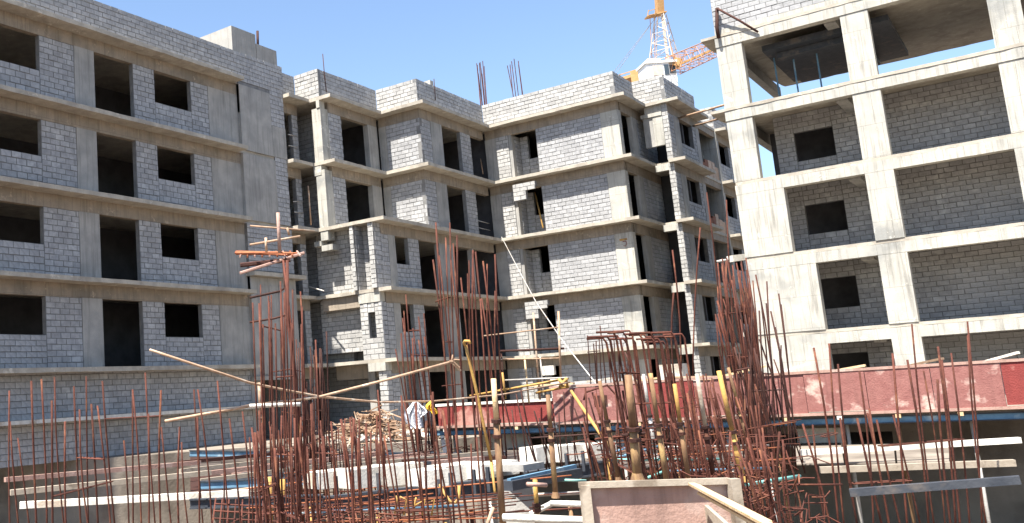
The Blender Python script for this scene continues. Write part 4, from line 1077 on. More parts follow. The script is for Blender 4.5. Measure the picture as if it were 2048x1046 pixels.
cage([((13.4, -35.84, -3.16), (13.56, -35.96, -1.9)),
    ((14.61, -37.13, -2.91), (14.76, -37.24, -1.79)),
    ((14.51, -36.95, -2.94), (14.6, -37.11, -1.74)),
    ((14.69, -37.12, -2.89), (14.76, -37.26, -1.93)),
    ((14.49, -36.81, -2.97), (14.57, -36.98, -1.79)),
    ((14.75, -37.1, -2.92), (14.87, -37.28, -1.56)),
    ((13.44, -35.39, -3.19), (13.62, -35.52, -1.8)),
    ((14.51, -36.65, -3), (14.62, -36.76, -1.99)),
    ((14.41, -36.43, -3.01), (14.53, -36.63, -1.54)),
    ((14.4, -36.43, -3.02), (14.47, -36.61, -1.84)),
    ((14.43, -36.37, -3.04), (14.57, -36.54, -1.64)),
    ((13.86, -35.58, -3.14), (14.08, -35.73, -1.49)),
    ((13.69, -35.27, -3.19), (13.87, -35.42, -1.7)),
    ((15.01, -36.87, -2.91), (15.06, -37.01, -1.97)),
    ((13.87, -35.39, -3.21), (14.07, -35.54, -1.69)),
    ((14.27, -35.81, -3.12), (14.35, -35.99, -1.92)),
    ((13.82, -35.11, -3.2), (14.04, -35.26, -1.55)),
    ((14.21, -35.58, -3.16), (14.29, -35.74, -2.04)),
    ((14.71, -36.14, -3.04), (14.84, -36.33, -1.53)),
    ((14.15, -35.37, -3.2), (14.3, -35.59, -1.52)),
    ((14.46, -35.62, -3.12), (14.56, -35.8, -1.84)),
    ((14.61, -35.76, -3.1), (14.66, -35.93, -2.03)),
    ((14.55, -35.68, -3.13), (14.63, -35.86, -1.92)),
    ((14.42, -35.34, -3.18), (14.53, -35.54, -1.76)),
    ((14.11, -34.91, -3.23), (14.2, -35.06, -2.13)),
    ((13.99, -34.59, -3.29), (14.11, -34.75, -1.98)),
    ((15, -35.96, -3.05), (15.11, -36.14, -1.72)),
    ((14.09, -34.55, -3.3), (14.25, -34.73, -1.74)),
    ((15.08, -35.95, -3.07), (15.25, -36.08, -1.72)),
    ((14.42, -34.87, -3.25), (14.56, -35.02, -2)),
    ((14.55, -35, -3.2), (14.65, -35.16, -1.99)),
    ((15.17, -35.8, -3.09), (15.3, -35.94, -1.85)),
    ((14.82, -35.28, -3.15), (14.97, -35.43, -1.8)),
    ((14.75, -35.01, -3.22), (14.86, -35.18, -1.92)),
    ((14.53, -34.61, -3.26), (14.67, -34.73, -2.09)),
    ((14.36, -34.27, -3.35), (14.51, -34.44, -1.88))], 'nearest row of short bars at the lower left', 'rust', r=.0125, ties=3, drop=.3)
cage([((10.28, -31.98, -2.94), (10.33, -32.13, -2)),
    ((9.96, -31.52, -2.95), (9.95, -31.65, -2.35)),
    ((10.37, -31.92, -2.88), (10.43, -32.04, -2.04)),
    ((10.06, -31.49, -2.96), (10.12, -31.66, -1.85)),
    ((9.66, -31, -3.01), (9.7, -31.11, -2.37)),
    ((10.12, -31.44, -2.96), (10.24, -31.55, -1.93)),
    ((9.99, -31.21, -3), (10.07, -31.37, -1.84)),
    ((9.76, -30.8, -3.03), (9.81, -30.99, -1.91)),
    ((10.18, -31.29, -3), (10.25, -31.37, -2.3)),
    ((9.84, -30.77, -3.06), (9.91, -30.92, -2.02)),
    ((10.34, -31.25, -2.97), (10.36, -31.38, -2.29)),
    ((10.85, -31.82, -2.88), (10.95, -31.95, -1.8)),
    ((10.65, -31.48, -2.95), (10.68, -31.61, -2.16)),
    ((10.3, -31.02, -3.01), (10.3, -31.14, -2.42)),
    ((9.32, -29.59, -3.19), (9.42, -29.7, -2.21)),
    ((10.43, -30.93, -2.98), (10.48, -31.01, -2.38)),
    ((10.5, -30.99, -2.98), (10.61, -31.13, -1.87)),
    ((11.2, -31.76, -2.91), (11.28, -31.86, -2.05)),
    ((11.22, -31.77, -2.93), (11.27, -31.93, -1.92)),
    ((10.76, -31.04, -2.96), (10.82, -31.14, -2.25)),
    ((11.19, -31.52, -2.94), (11.28, -31.61, -2.09)),
    ((9.65, -29.45, -3.15), (9.76, -29.61, -1.92)),
    ((10.2, -30.01, -3.11), (10.28, -30.15, -2.03)),
    ((10.54, -30.41, -3.03), (10.59, -30.52, -2.31)),
    ((11.24, -31.32, -2.98), (11.33, -31.48, -1.86)),
    ((9.77, -29.16, -3.18), (9.84, -29.3, -2.23)),
    ((10.5, -30.09, -3.13), (10.56, -30.18, -2.42)),
    ((10.25, -29.64, -3.16), (10.33, -29.75, -2.31)),
    ((11.58, -31.36, -2.93), (11.65, -31.47, -2.05)),
    ((10.53, -29.88, -3.09), (10.63, -30, -2.04)),
    ((11.19, -30.64, -3.07), (11.22, -30.77, -2.32)),
    ((10.86, -30.17, -3.07), (10.94, -30.26, -2.3)),
    ((11.62, -31.1, -2.99), (11.7, -31.26, -1.85)),
    ((10.89, -29.96, -3.14), (11.04, -30.1, -1.85)),
    ((10.97, -29.96, -3.14), (11.03, -30.11, -2.15)),
    ((11.49, -30.64, -3.03), (11.56, -30.78, -2.03)),
    ((11.09, -29.98, -3.13), (11.16, -30.15, -1.99)),
    ((11.99, -31.22, -2.96), (12.08, -31.38, -1.86)),
    ((11.89, -30.97, -3.01), (11.98, -31.06, -2.2)),
    ((11.81, -30.79, -2.98), (11.81, -30.91, -2.36)),
    ((10.65, -28.91, -3.2), (10.7, -29.04, -2.38)),
    ((11.06, -29.43, -3.12), (11.15, -29.53, -2.26)),
    ((11.62, -30.24, -3.09), (11.77, -30.36, -1.86)),
    ((12.13, -30.92, -3.01), (12.19, -31.03, -2.21)),
    ((11.54, -29.94, -3.13), (11.63, -30.1, -1.98)),
    ((10.94, -28.91, -3.19), (11.01, -29.03, -2.32))], 'row of short bars between the long timbers at the left', 'rust', r=.013, ties=5, drop=.3)
cage([((14.44, -34.21, -3.3), (14.56, -34.5, -1.41)),
    ((14.89, -34.78, -3.21), (14.93, -35, -1.98)),
    ((14.54, -34.18, -3.31), (14.62, -34.41, -1.84)),
    ((15.31, -35.18, -3.13), (15.45, -35.37, -1.62)),
    ((14.82, -34.26, -3.29), (14.93, -34.53, -1.5)),
    ((14.75, -34, -3.31), (14.82, -34.29, -1.58)),
    ((15.35, -34.88, -3.19), (15.48, -35.1, -1.59)),
    ((15.33, -34.71, -3.21), (15.47, -34.87, -1.82)),
    ((15.02, -34.05, -3.31), (15.23, -34.25, -1.48)),
    ((15.17, -34.2, -3.26), (15.31, -34.43, -1.52)),
    ((15.34, -34.26, -3.24), (15.46, -34.47, -1.69)),
    ((15.39, -34.33, -3.23), (15.39, -34.56, -2.09)),
    ((15.96, -35.12, -3.12), (16, -35.38, -1.69)),
    ((15.41, -33.95, -3.29), (15.49, -34.19, -1.76)),
    ((15.03, -33.24, -3.39), (15.07, -33.47, -2.07)),
    ((15.12, -33.21, -3.4), (15.23, -33.36, -2.2)),
    ((15.29, -33.32, -3.39), (15.39, -33.49, -2.11)),
    ((15.75, -34.06, -3.28), (15.87, -34.31, -1.55))], 'loose bars standing in front of the white boards', 'rust', r=.013, ties=1, sag=.06, drop=.3)
cage([((16.98, -32.45, -2.92), (17.01, -32.83, -0.94)),
    ((17.08, -32.57, -2.9), (17.11, -32.95, -0.93)),
    ((17.09, -32.5, -2.91), (17.15, -32.85, -0.87)),
    ((16.82, -31.56, -3.04), (16.88, -31.95, -0.89)),
    ((17.24, -32.46, -2.93), (17.28, -32.84, -0.89)),
    ((17.08, -32.03, -2.98), (17.12, -32.41, -0.95)),
    ((17.12, -31.87, -2.98), (17.16, -32.26, -0.85)),
    ((16.97, -31.33, -3.03), (17, -31.73, -0.93)),
    ((17.23, -31.92, -2.99), (17.29, -32.3, -0.9)),
    ((17.15, -31.5, -3.04), (17.22, -31.88, -0.9)),
    ((17.44, -32.14, -2.94), (17.5, -32.5, -0.91)),
    ((17.5, -32.26, -2.94), (17.55, -32.61, -0.99)),
    ((17.41, -31.74, -3), (17.46, -32.11, -0.98)),
    ((17.15, -30.83, -3.11), (17.19, -31.23, -0.96)),
    ((17.25, -31.05, -3.07), (17.31, -31.42, -1)),
    ((17.47, -31.54, -3.02), (17.49, -31.94, -0.95)),
    ((17.65, -31.97, -2.94), (17.71, -32.33, -0.92)),
    ((17.54, -31.46, -3.04), (17.58, -31.86, -0.96)),
    ((17.35, -30.57, -3.13), (17.43, -30.96, -0.9))], 'bars with tops bent over to the left, above the timber box', 'rust', r=.015, ties=4, hook=tuple(RV * -.26), drop=.6)
cage([((15.22, -20.44, -2.07), (15.44, -20.91, 1.11)),
    ((15.22, -20.36, -2.08), (15.34, -20.79, 0.57)),
    ((15.49, -21.32, -2.06), (15.74, -21.74, 1.01)),
    ((15.74, -22.24, -2.04), (15.7, -22.65, -0.18)),
    ((15.71, -22.04, -2.05), (16, -22.42, 0.96)),
    ((15.6, -21.51, -2.1), (15.59, -21.97, 0.15)),
    ((15.47, -20.96, -2.14), (15.65, -21.44, 0.96)),
    ((15.34, -20.37, -2.12), (15.23, -20.86, -0.14)),
    ((15.47, -20.77, -2.14), (15.52, -21.3, 0.68)),
    ((15.79, -21.92, -2.1), (15.72, -22.43, 0.12)),
    ((15.4, -20.31, -2.15), (15.55, -20.81, 0.94)),
    ((15.62, -21.13, -2.1), (15.49, -21.64, -0.13)),
    ((15.56, -20.77, -2.09), (15.66, -21.35, 1.16)),
    ((15.79, -21.62, -2.08), (15.75, -22.05, -0.07)),
    ((15.86, -21.78, -2.08), (15.8, -22.27, 0.16)),
    ((15.86, -21.7, -2.11), (15.98, -22.25, 1.05)),
    ((15.81, -21.42, -2.07), (15.92, -21.91, 0.77)),
    ((15.77, -21.21, -2.1), (15.91, -21.66, 0.7)),
    ((15.95, -21.91, -2.05), (16.05, -22.36, 0.54)),
    ((15.78, -21.05, -2.13), (16.08, -21.44, 1.02)),
    ((15.96, -21.78, -2.08), (16, -22.17, 0.03)),
    ((15.59, -20.13, -2.09), (15.82, -20.54, 0.9)),
    ((16.05, -21.94, -2.13), (16.1, -22.27, -0.33)),
    ((15.99, -21.65, -2.14), (16.14, -22.15, 0.93)),
    ((15.86, -21, -2.12), (15.92, -21.58, 0.95)),
    ((15.91, -21.08, -2.08), (15.91, -21.51, 0.09)),
    ((15.91, -21.02, -2.11), (16, -21.54, 0.79)),
    ((15.94, -21.07, -2.08), (16.02, -21.44, 0.1)),
    ((16.16, -21.89, -2.09), (16.29, -22.38, 0.88)),
    ((15.84, -20.41, -2.14), (16.03, -20.85, 0.87)),
    ((15.94, -20.86, -2.15), (16.16, -21.34, 1.1)),
    ((15.79, -20.08, -2.17), (15.89, -20.39, -0.25)),
    ((16.08, -21.29, -2.12), (16.31, -21.64, 0.54)),
    ((15.86, -20.16, -2.15), (15.87, -20.54, -0.21)),
    ((16.13, -21.25, -2.15), (16.14, -21.78, 0.55)),
    ((15.9, -20.14, -2.14), (15.89, -20.64, 0.29)),
    ((15.98, -20.45, -2.18), (16.06, -20.82, -0.04)),
    ((16.15, -21.09, -2.12), (16.21, -21.53, 0.33)),
    ((16.22, -21.26, -2.09), (16.39, -21.67, 0.66)),
    ((16.28, -21.55, -2.15), (16.34, -22.06, 0.62))], 'dense brown bar bundle against the cream frame building', 'rust', r=.016, sag=.12, ties=6, drop=1.2)
cage([((16.77, -25.48, -2.73), (16.78, -25.82, -1)),
    ((16.79, -25.47, -2.75), (16.84, -25.76, -1.11)),
    ((16.87, -25.63, -2.7), (16.99, -26.1, 0.1)),
    ((16.94, -25.71, -2.72), (17.05, -25.92, -1.25)),
    ((16.97, -25.61, -2.71), (17.22, -25.92, -0.15)),
    ((17.04, -25.75, -2.71), (17.07, -26.04, -1.2)),
    ((16.79, -24.54, -2.78), (16.79, -24.89, -1.05)),
    ((16.88, -24.76, -2.75), (16.9, -25.22, -0.39)),
    ((17.1, -25.65, -2.74), (17.37, -25.95, -0.16)),
    ((17.17, -25.79, -2.69), (17.35, -26.1, -0.39)),
    ((17.31, -26.07, -2.7), (17.26, -26.44, -1.06)),
    ((17.22, -25.62, -2.73), (17.51, -25.95, 0.13)),
    ((16.95, -24.26, -2.81), (16.87, -24.66, -1.15)),
    ((17.22, -25.17, -2.73), (17.17, -25.59, -0.89)),
    ((17.1, -24.52, -2.81), (17.23, -24.94, -0.2)),
    ((17.11, -24.38, -2.81), (17.25, -24.76, -0.35)),
    ((17.08, -24.02, -2.82), (17.24, -24.26, -1)),
    ((17.4, -25.43, -2.76), (17.5, -25.76, -0.7)),
    ((17.14, -23.9, -2.86), (17.34, -24.32, 0)),
    ((17.21, -24.24, -2.8), (17.41, -24.59, -0.23)),
    ((17.31, -24.48, -2.78), (17.21, -24.87, -1.27)),
    ((17.48, -25.1, -2.79), (17.46, -25.48, -0.99))], 'brown bars at the right picture edge before the frame building', 'rust_dark', r=.015, sag=.1, ties=4, drop=.6)
cage([((16.36, -32.09, -3.04), (16.46, -32.3, -1.55)),
    ((15.72, -30.37, -3.24), (15.7, -30.62, -2.07)),
    ((16.39, -32.03, -3.08), (16.35, -32.26, -2.08)),
    ((16.61, -32.46, -3), (16.56, -32.66, -2.2)),
    ((15.98, -30.68, -3.22), (16.06, -30.93, -1.65)),
    ((16.12, -30.99, -3.21), (16.15, -31.28, -1.63)),
    ((16.74, -32.47, -3), (16.81, -32.68, -1.7)),
    ((15.97, -30.24, -3.25), (15.93, -30.53, -1.98)),
    ((16.52, -31.72, -3.12), (16.44, -32.02, -2)),
    ((16.36, -31.19, -3.19), (16.36, -31.52, -1.57)),
    ((16.45, -31.3, -3.12), (16.36, -31.61, -1.94)),
    ((16.65, -31.64, -3.1), (16.71, -31.88, -1.64)),
    ((16.97, -32.43, -3.02), (17.08, -32.63, -1.61)),
    ((16.48, -30.98, -3.17), (16.37, -31.24, -2.35)),
    ((17.1, -32.54, -3.01), (17.19, -32.72, -1.74)),
    ((17.21, -32.79, -2.96), (17.22, -32.98, -1.97)),
    ((17.19, -32.62, -2.98), (17.23, -32.79, -1.98)),
    ((16.84, -31.55, -3.14), (16.9, -31.81, -1.6)),
    ((16.97, -31.76, -3.09), (16.92, -32.04, -1.91)),
    ((17.26, -32.55, -3), (17.16, -32.81, -2.11)),
    ((16.48, -30.22, -3.29), (16.45, -30.48, -2.18)),
    ((16.58, -30.33, -3.26), (16.47, -30.6, -2.37)),
    ((17.03, -31.52, -3.14), (16.98, -31.77, -2.09)),
    ((16.53, -29.93, -3.29), (16.37, -30.23, -2.41)),
    ((16.44, -29.55, -3.38), (16.51, -29.84, -1.63)),
    ((17.29, -32.01, -3.05), (17.25, -32.2, -2.28)),
    ((17.4, -32.2, -3.03), (17.38, -32.5, -1.65)),
    ((16.84, -30.3, -3.23), (16.79, -30.55, -2.18)),
    ((17.21, -31.32, -3.16), (17.13, -31.6, -2.14)),
    ((16.71, -29.61, -3.34), (16.68, -29.97, -1.67)),
    ((17.49, -31.99, -3.06), (17.39, -32.26, -2.15)),
    ((17.68, -32.52, -2.97), (17.66, -32.74, -1.98)),
    ((17.54, -31.95, -3.06), (17.6, -32.11, -1.99)),
    ((17.74, -32.4, -3.03), (17.79, -32.57, -1.98)),
    ((17.23, -30.64, -3.24), (17.13, -30.95, -2.12)),
    ((17.5, -31.43, -3.13), (17.58, -31.66, -1.7)),
    ((17.39, -30.87, -3.18), (17.45, -31.13, -1.68)),
    ((17.49, -31.13, -3.17), (17.41, -31.39, -2.24)),
    ((17.28, -30.23, -3.28), (17.18, -30.54, -2.11)),
    ((17.25, -30.02, -3.28), (17.2, -30.36, -1.79)),
    ((17.78, -31.72, -3.06), (17.75, -31.96, -1.96)),
    ((17.95, -32.23, -3.03), (17.9, -32.46, -2.15)),
    ((17.06, -29, -3.41), (17.08, -29.16, -2.51)),
    ((17.95, -31.9, -3.05), (17.87, -32.14, -2.17)),
    ((17.84, -31.49, -3.09), (17.73, -31.75, -2.3)),
    ((17.75, -30.91, -3.19), (17.74, -31.16, -2.04)),
    ((17.52, -29.99, -3.27), (17.46, -30.28, -2.07)),
    ((17.72, -30.65, -3.23), (17.68, -30.99, -1.73)),
    ((18.13, -31.95, -3.04), (18.17, -32.12, -2.06)),
    ((18.14, -31.94, -3.04), (18.07, -32.17, -2.19)),
    ((17.53, -29.32, -3.38), (17.56, -29.49, -2.4)),
    ((17.4, -28.65, -3.41), (17.39, -28.97, -1.9)),
    ((17.85, -30.32, -3.23), (17.91, -30.52, -1.98)),
    ((18.06, -31.07, -3.15), (18.06, -31.29, -2.08)),
    ((18.18, -31.36, -3.11), (18.17, -31.63, -1.78)),
    ((18.21, -31.32, -3.13), (18.26, -31.55, -1.77)),
    ((18.11, -30.76, -3.18), (18.09, -30.97, -2.23)),
    ((17.81, -29.31, -3.34), (17.83, -29.58, -1.97)),
    ((17.96, -29.96, -3.28), (18.04, -30.17, -1.95)),
    ((18.06, -30.05, -3.25), (18.11, -30.28, -1.91))], 'crowded bars right around the yellow props', 'rust', r=.013, sag=.1, ties=8, drop=.4)
cage([((15.38, -26.81, -2.79), (15.3, -27.08, -1.77)),
    ((15.17, -26.03, -2.82), (15.19, -26.27, -1.53)),
    ((14.84, -25.02, -2.95), (14.72, -25.35, -1.82)),
    ((15.53, -26.88, -2.77), (15.57, -27.09, -1.6)),
    ((15.26, -25.92, -2.82), (15.28, -26.09, -1.89)),
    ((15.36, -26.04, -2.81), (15.29, -26.38, -1.44)),
    ((15.73, -27.05, -2.76), (15.82, -27.22, -1.54)),
    ((15.61, -26.59, -2.77), (15.6, -26.8, -1.81)),
    ((15.85, -27.29, -2.75), (15.76, -27.59, -1.62)),
    ((15.44, -25.78, -2.87), (15.54, -25.98, -1.47)),
    ((15.77, -26.71, -2.81), (15.67, -27, -1.77)),
    ((16, -27.4, -2.77), (16.09, -27.56, -1.61)),
    ((15.97, -27.1, -2.76), (16.01, -27.32, -1.49)),
    ((15.77, -26.37, -2.8), (15.77, -26.57, -1.81)),
    ((15.8, -26.24, -2.82), (15.82, -26.51, -1.4)),
    ((15.98, -26.72, -2.79), (15.91, -27.02, -1.62)),
    ((15.95, -26.49, -2.85), (16, -26.71, -1.53)),
    ((15.45, -24.7, -2.95), (15.51, -24.95, -1.44)),
    ((15.94, -26.2, -2.83), (15.92, -26.45, -1.7)),
    ((15.95, -26.07, -2.83), (15.9, -26.3, -1.9)),
    ((16.44, -27.6, -2.71), (16.47, -27.83, -1.44)),
    ((16.38, -27.33, -2.76), (16.47, -27.48, -1.66)),
    ((16.1, -26.17, -2.85), (16.07, -26.41, -1.78)),
    ((15.89, -25.23, -2.91), (15.89, -25.44, -1.9)),
    ((16.35, -26.81, -2.81), (16.37, -27, -1.74)),
    ((15.82, -24.73, -2.95), (15.85, -24.91, -1.95)),
    ((15.82, -24.6, -2.98), (15.94, -24.81, -1.46)),
    ((15.96, -24.87, -2.98), (16.08, -25.05, -1.59)),
    ((16.59, -27.02, -2.79), (16.69, -27.19, -1.54)),
    ((16.67, -27.22, -2.75), (16.64, -27.5, -1.48)),
    ((15.96, -24.37, -2.98), (16, -24.57, -1.82)),
    ((16.41, -25.96, -2.88), (16.44, -26.2, -1.58)),
    ((16.24, -25.23, -2.93), (16.18, -25.52, -1.76)),
    ((16.07, -24.33, -3), (15.99, -24.67, -1.67)),
    ((16.84, -27.18, -2.76), (16.81, -27.4, -1.81)),
    ((16.67, -26.34, -2.85), (16.68, -26.57, -1.7)),
    ((16.55, -25.77, -2.87), (16.6, -25.97, -1.7)),
    ((16.56, -25.61, -2.89), (16.58, -25.81, -1.83)),
    ((16.67, -25.82, -2.9), (16.73, -25.96, -1.97)),
    ((17, -26.99, -2.82), (17.1, -27.18, -1.48)),
    ((16.79, -26.08, -2.88), (16.83, -26.3, -1.61)),
    ((16.96, -26.6, -2.8), (16.98, -26.76, -1.92)),
    ((16.47, -24.53, -3.01), (16.41, -24.83, -1.77)),
    ((16.32, -23.68, -3.07), (16.25, -24.04, -1.58)),
    ((16.72, -25.06, -2.94), (16.77, -25.24, -1.88)),
    ((16.98, -25.91, -2.85), (17.04, -26.12, -1.51)),
    ((16.54, -24, -3.01), (16.59, -24.25, -1.58)),
    ((16.77, -24.88, -2.98), (16.91, -25.06, -1.51)),
    ((16.92, -25.17, -2.92), (16.89, -25.42, -1.78)),
    ((17.23, -26.46, -2.87), (17.26, -26.65, -1.78)),
    ((16.59, -23.42, -3.04), (16.63, -23.6, -1.96)),
    ((16.95, -24.93, -2.95), (16.9, -25.22, -1.71))], 'crowded bars in front of the right half of the red form', 'rust', r=.014, sag=.1, ties=8, drop=.5)
cage([((11.42, -19.34, -2.02), (11.59, -19.56, -0.24)),
    ((11.7, -19.71, -1.97), (11.85, -19.88, -0.49)),
    ((11.68, -19.54, -1.93), (11.86, -19.7, -0.41)),
    ((11.44, -18.66, -2.05), (11.63, -18.85, -0.32)),
    ((11.98, -19.74, -1.99), (12.13, -20.01, -0.04)),
    ((12.07, -19.65, -1.99), (12.19, -19.83, -0.56)),
    ((11.9, -18.81, -2.01), (12.1, -19.01, -0.24)),
    ((11.8, -18.33, -2.08), (12, -18.49, -0.43)),
    ((12.24, -19.19, -1.99), (12.32, -19.42, -0.51)),
    ((12.06, -18.36, -2.03), (12.25, -18.5, -0.56))], 'thin far bars standing behind the red form', 'rust_dark', r=.016, ties=2, drop=.3)
cage([((13.63, -28.88, -2.66), (13.63, -29.11, -1.49)),
    ((14.05, -29.55, -2.62), (14.08, -29.67, -1.87)),
    ((13.8, -28.74, -2.63), (13.83, -28.92, -1.61)),
    ((14.44, -29.79, -2.6), (14.37, -29.99, -1.92)),
    ((14.16, -29.11, -2.66), (14.13, -29.35, -1.54)),
    ((14.2, -28.8, -2.63), (14.24, -28.87, -2.14)),
    ((14.28, -28.97, -2.62), (14.24, -29.14, -1.92)),
    ((14.12, -28.37, -2.66), (14.05, -28.55, -2.07)),
    ((14.46, -28.82, -2.67), (14.48, -28.98, -1.78)),
    ((14.24, -28.18, -2.74), (14.31, -28.27, -1.99)),
    ((14.65, -28.8, -2.68), (14.73, -28.95, -1.62)),
    ((14.72, -28.75, -2.67), (14.78, -28.86, -1.87)),
    ((14.4, -27.79, -2.74), (14.44, -27.97, -1.71)),
    ((14.87, -28.56, -2.71), (14.81, -28.76, -1.91)),
    ((14.68, -27.9, -2.7), (14.67, -28.1, -1.8)),
    ((15.31, -29.09, -2.65), (15.29, -29.28, -1.74)),
    ((14.66, -27.21, -2.79), (14.78, -27.33, -1.71)),
    ((15.24, -28.31, -2.69), (15.25, -28.41, -2.18)),
    ((15.3, -28.51, -2.71), (15.31, -28.7, -1.74)),
    ((15.55, -28.91, -2.68), (15.59, -28.97, -2.21))], 'scattered bars in front of the middle of the red form', 'rust_dark', r=.013, ties=1, drop=.4)
cage([((18.75, -34.43, -3.11), (18.82, -34.58, -2.09)),
    ((19.02, -35.37, -2.95), (19.07, -35.52, -2.01)),
    ((19.01, -35.23, -2.97), (18.97, -35.39, -2.38)),
    ((19.12, -35.57, -2.92), (19.04, -35.75, -2.36)),
    ((18.78, -34.14, -3.15), (18.77, -34.27, -2.54)),
    ((19.04, -35.11, -3.01), (19.02, -35.26, -2.35)),
    ((18.98, -34.79, -3.04), (18.97, -34.98, -2.14)),
    ((18.81, -34.09, -3.16), (18.86, -34.2, -2.4)),
    ((18.87, -34.19, -3.11), (18.89, -34.35, -2.25)),
    ((19.12, -35.16, -2.98), (19.08, -35.35, -2.19)),
    ((19.07, -34.79, -3.02), (19.07, -34.97, -2.1)),
    ((19.16, -35.15, -2.98), (19.08, -35.35, -2.29)),
    ((19.11, -34.77, -3.05), (19.2, -34.9, -2.01)),
    ((18.93, -34.02, -3.16), (18.97, -34.2, -2.11)),
    ((18.92, -33.89, -3.19), (18.99, -34.04, -2.14)),
    ((19.16, -34.75, -3.05), (19.06, -34.95, -2.49)),
    ((19.03, -34.12, -3.12), (19.03, -34.27, -2.34)),
    ((19.2, -34.76, -3.05), (19.18, -34.95, -2.14)),
    ((19.07, -34.16, -3.11), (19.05, -34.4, -2.05)),
    ((19.15, -34.37, -3.09), (19.08, -34.61, -2.24)),
    ((19.36, -35.2, -2.95), (19.44, -35.32, -2.03)),
    ((19.3, -34.87, -3.02), (19.23, -35.09, -2.22)),
    ((19.09, -33.83, -3.15), (19.05, -34.03, -2.31)),
    ((19.25, -34.38, -3.09), (19.28, -34.54, -2.17)),
    ((19.25, -34.41, -3.1), (19.29, -34.56, -2.15)),
    ((19.14, -33.75, -3.17), (19.16, -33.92, -2.24))], 'tangled bars at the lower right corner beside the bamboo planks', 'rust', r=.01, sag=.08, ties=5, drop=.3)
cage([((9.77, -36.85, -3.05), (10.05, -37.02, -1.1)),
    ((9.79, -36.71, -3.07), (9.91, -36.92, -1.53)),
    ((9.78, -36.54, -3.06), (9.85, -36.75, -1.77)),
    ((11.18, -37.45, -2.92), (11.41, -37.65, -1.03)),
    ((10.26, -36.6, -3.04), (10.51, -36.81, -0.97)),
    ((11.79, -37.67, -2.84), (12.01, -37.8, -1.3)),
    ((11.03, -36.86, -3), (11.23, -36.99, -1.57)),
    ((10.66, -36.57, -3.05), (10.84, -36.84, -0.96)),
    ((11, -36.58, -3.02), (11.2, -36.8, -1.11)),
    ((11.11, -36.55, -3.01), (11.38, -36.73, -0.99)),
    ((12.28, -37.47, -2.88), (12.38, -37.68, -1.43)),
    ((11.25, -36.51, -3.04), (11.43, -36.7, -1.36)),
    ((11.48, -36.49, -3.03), (11.59, -36.73, -1.39)),
    ((10.52, -35.56, -3.22), (10.69, -35.86, -1.03)),
    ((11.35, -36.06, -3.07), (11.48, -36.19, -1.88)),
    ((11.92, -36.48, -3.02), (12.18, -36.63, -1.21)),
    ((12.35, -36.76, -2.97), (12.54, -36.96, -1.22)),
    ((12.79, -37.02, -2.9), (12.99, -37.13, -1.53)),
    ((10.81, -35.03, -3.24), (11.03, -35.32, -0.94)),
    ((12.55, -36.56, -2.97), (12.79, -36.71, -1.25)),
    ((11.73, -35.6, -3.16), (11.83, -35.81, -1.73)),
    ((11.92, -35.62, -3.14), (12.12, -35.74, -1.74)),
    ((11.41, -34.92, -3.24), (11.5, -35.1, -1.98)),
    ((11.65, -34.99, -3.22), (11.87, -35.13, -1.62)),
    ((11.36, -34.58, -3.29), (11.55, -34.84, -1.23)),
    ((13, -36.17, -3.03), (13.14, -36.41, -1.27)),
    ((12.38, -35.3, -3.15), (12.63, -35.48, -1.27)),
    ((12.71, -35.51, -3.1), (12.88, -35.76, -1.16)),
    ((13.4, -36.05, -3.03), (13.5, -36.25, -1.65)),
    ((13.04, -35.51, -3.13), (13.22, -35.68, -1.58))], 'bars beyond the left wing wall, further left', 'rust', r=.013, ties=3, drop=.4)
cage([((18.72, -30.12, -3.59), (18.66, -30.45, -2.21)),
    ((18.32, -28.11, -3.87), (18.38, -28.38, -2.33)),
    ((18.67, -29.28, -3.7), (18.79, -29.7, -1.19)),
    ((18.54, -27.99, -3.89), (18.76, -28.36, -1.12)),
    ((18.84, -28.67, -3.75), (18.95, -29.05, -1.44)),
    ((18.82, -28.55, -3.78), (18.84, -28.85, -2.22)),
    ((19.02, -28.8, -3.76), (19.21, -29.09, -1.56)),
    ((19.28, -29.64, -3.6), (19.23, -29.97, -2.18)),
    ((19.09, -27.91, -3.85), (19.1, -28.23, -2.19)),
    ((19.33, -29.34, -3.64), (19.34, -29.64, -2.07)),
    ((19.35, -28.54, -3.77), (19.3, -28.89, -2.26)),
    ((19.47, -28.89, -3.71), (19.66, -29.21, -1.34)),
    ((19.58, -28.53, -3.76), (19.51, -28.89, -2.2)),
    ((19.61, -28.13, -3.79), (19.74, -28.5, -1.44)),
    ((19.57, -26.93, -3.99), (19.75, -27.41, -0.9)),
    ((19.67, -26.81, -3.97), (19.78, -27.2, -1.62)),
    ((20, -28.97, -3.67), (20.13, -29.25, -1.73)),
    ((19.84, -27.11, -3.95), (20.04, -27.49, -1.27)),
    ((20.08, -28.99, -3.67), (20.22, -29.32, -1.47)),
    ((20.04, -27.37, -3.91), (20.21, -27.75, -1.38)),
    ((20.14, -26.79, -4), (20.43, -27.17, -0.92)),
    ((20.31, -27.88, -3.82), (20.48, -28.28, -1.15))], 'bars right of the frame building column, further right', 'rust', r=.014, ties=3, drop=.5)
for i, (a, b) in enumerate([((13.98, -20, -1.76), (14.31, -20.41, 1.63)),
    ((13.61, -17.71, -1.6), (14.36, -17.91, 2.44)),
    ((13.89, -16.04, -2.21), (14.36, -16.82, 3.55)),
    ((14.21, -15.77, -2.24), (14.75, -16.45, 3.31)),
    ((14.84, -23.24, -1.66), (15.11, -23.42, 0.33))]):
    pole(bent(a, b, .08, 5, i), .02, 'rust', ('long single bar standing in front of the open bay column', 'single bar leaning right in front of the right wing window', 'longest single bar in front of the right wing', 'single bar next to the cream column', 'short single bar left of the open bay column')[i], 'rebar', 'rebar', 'single bars before the right wing', 5)
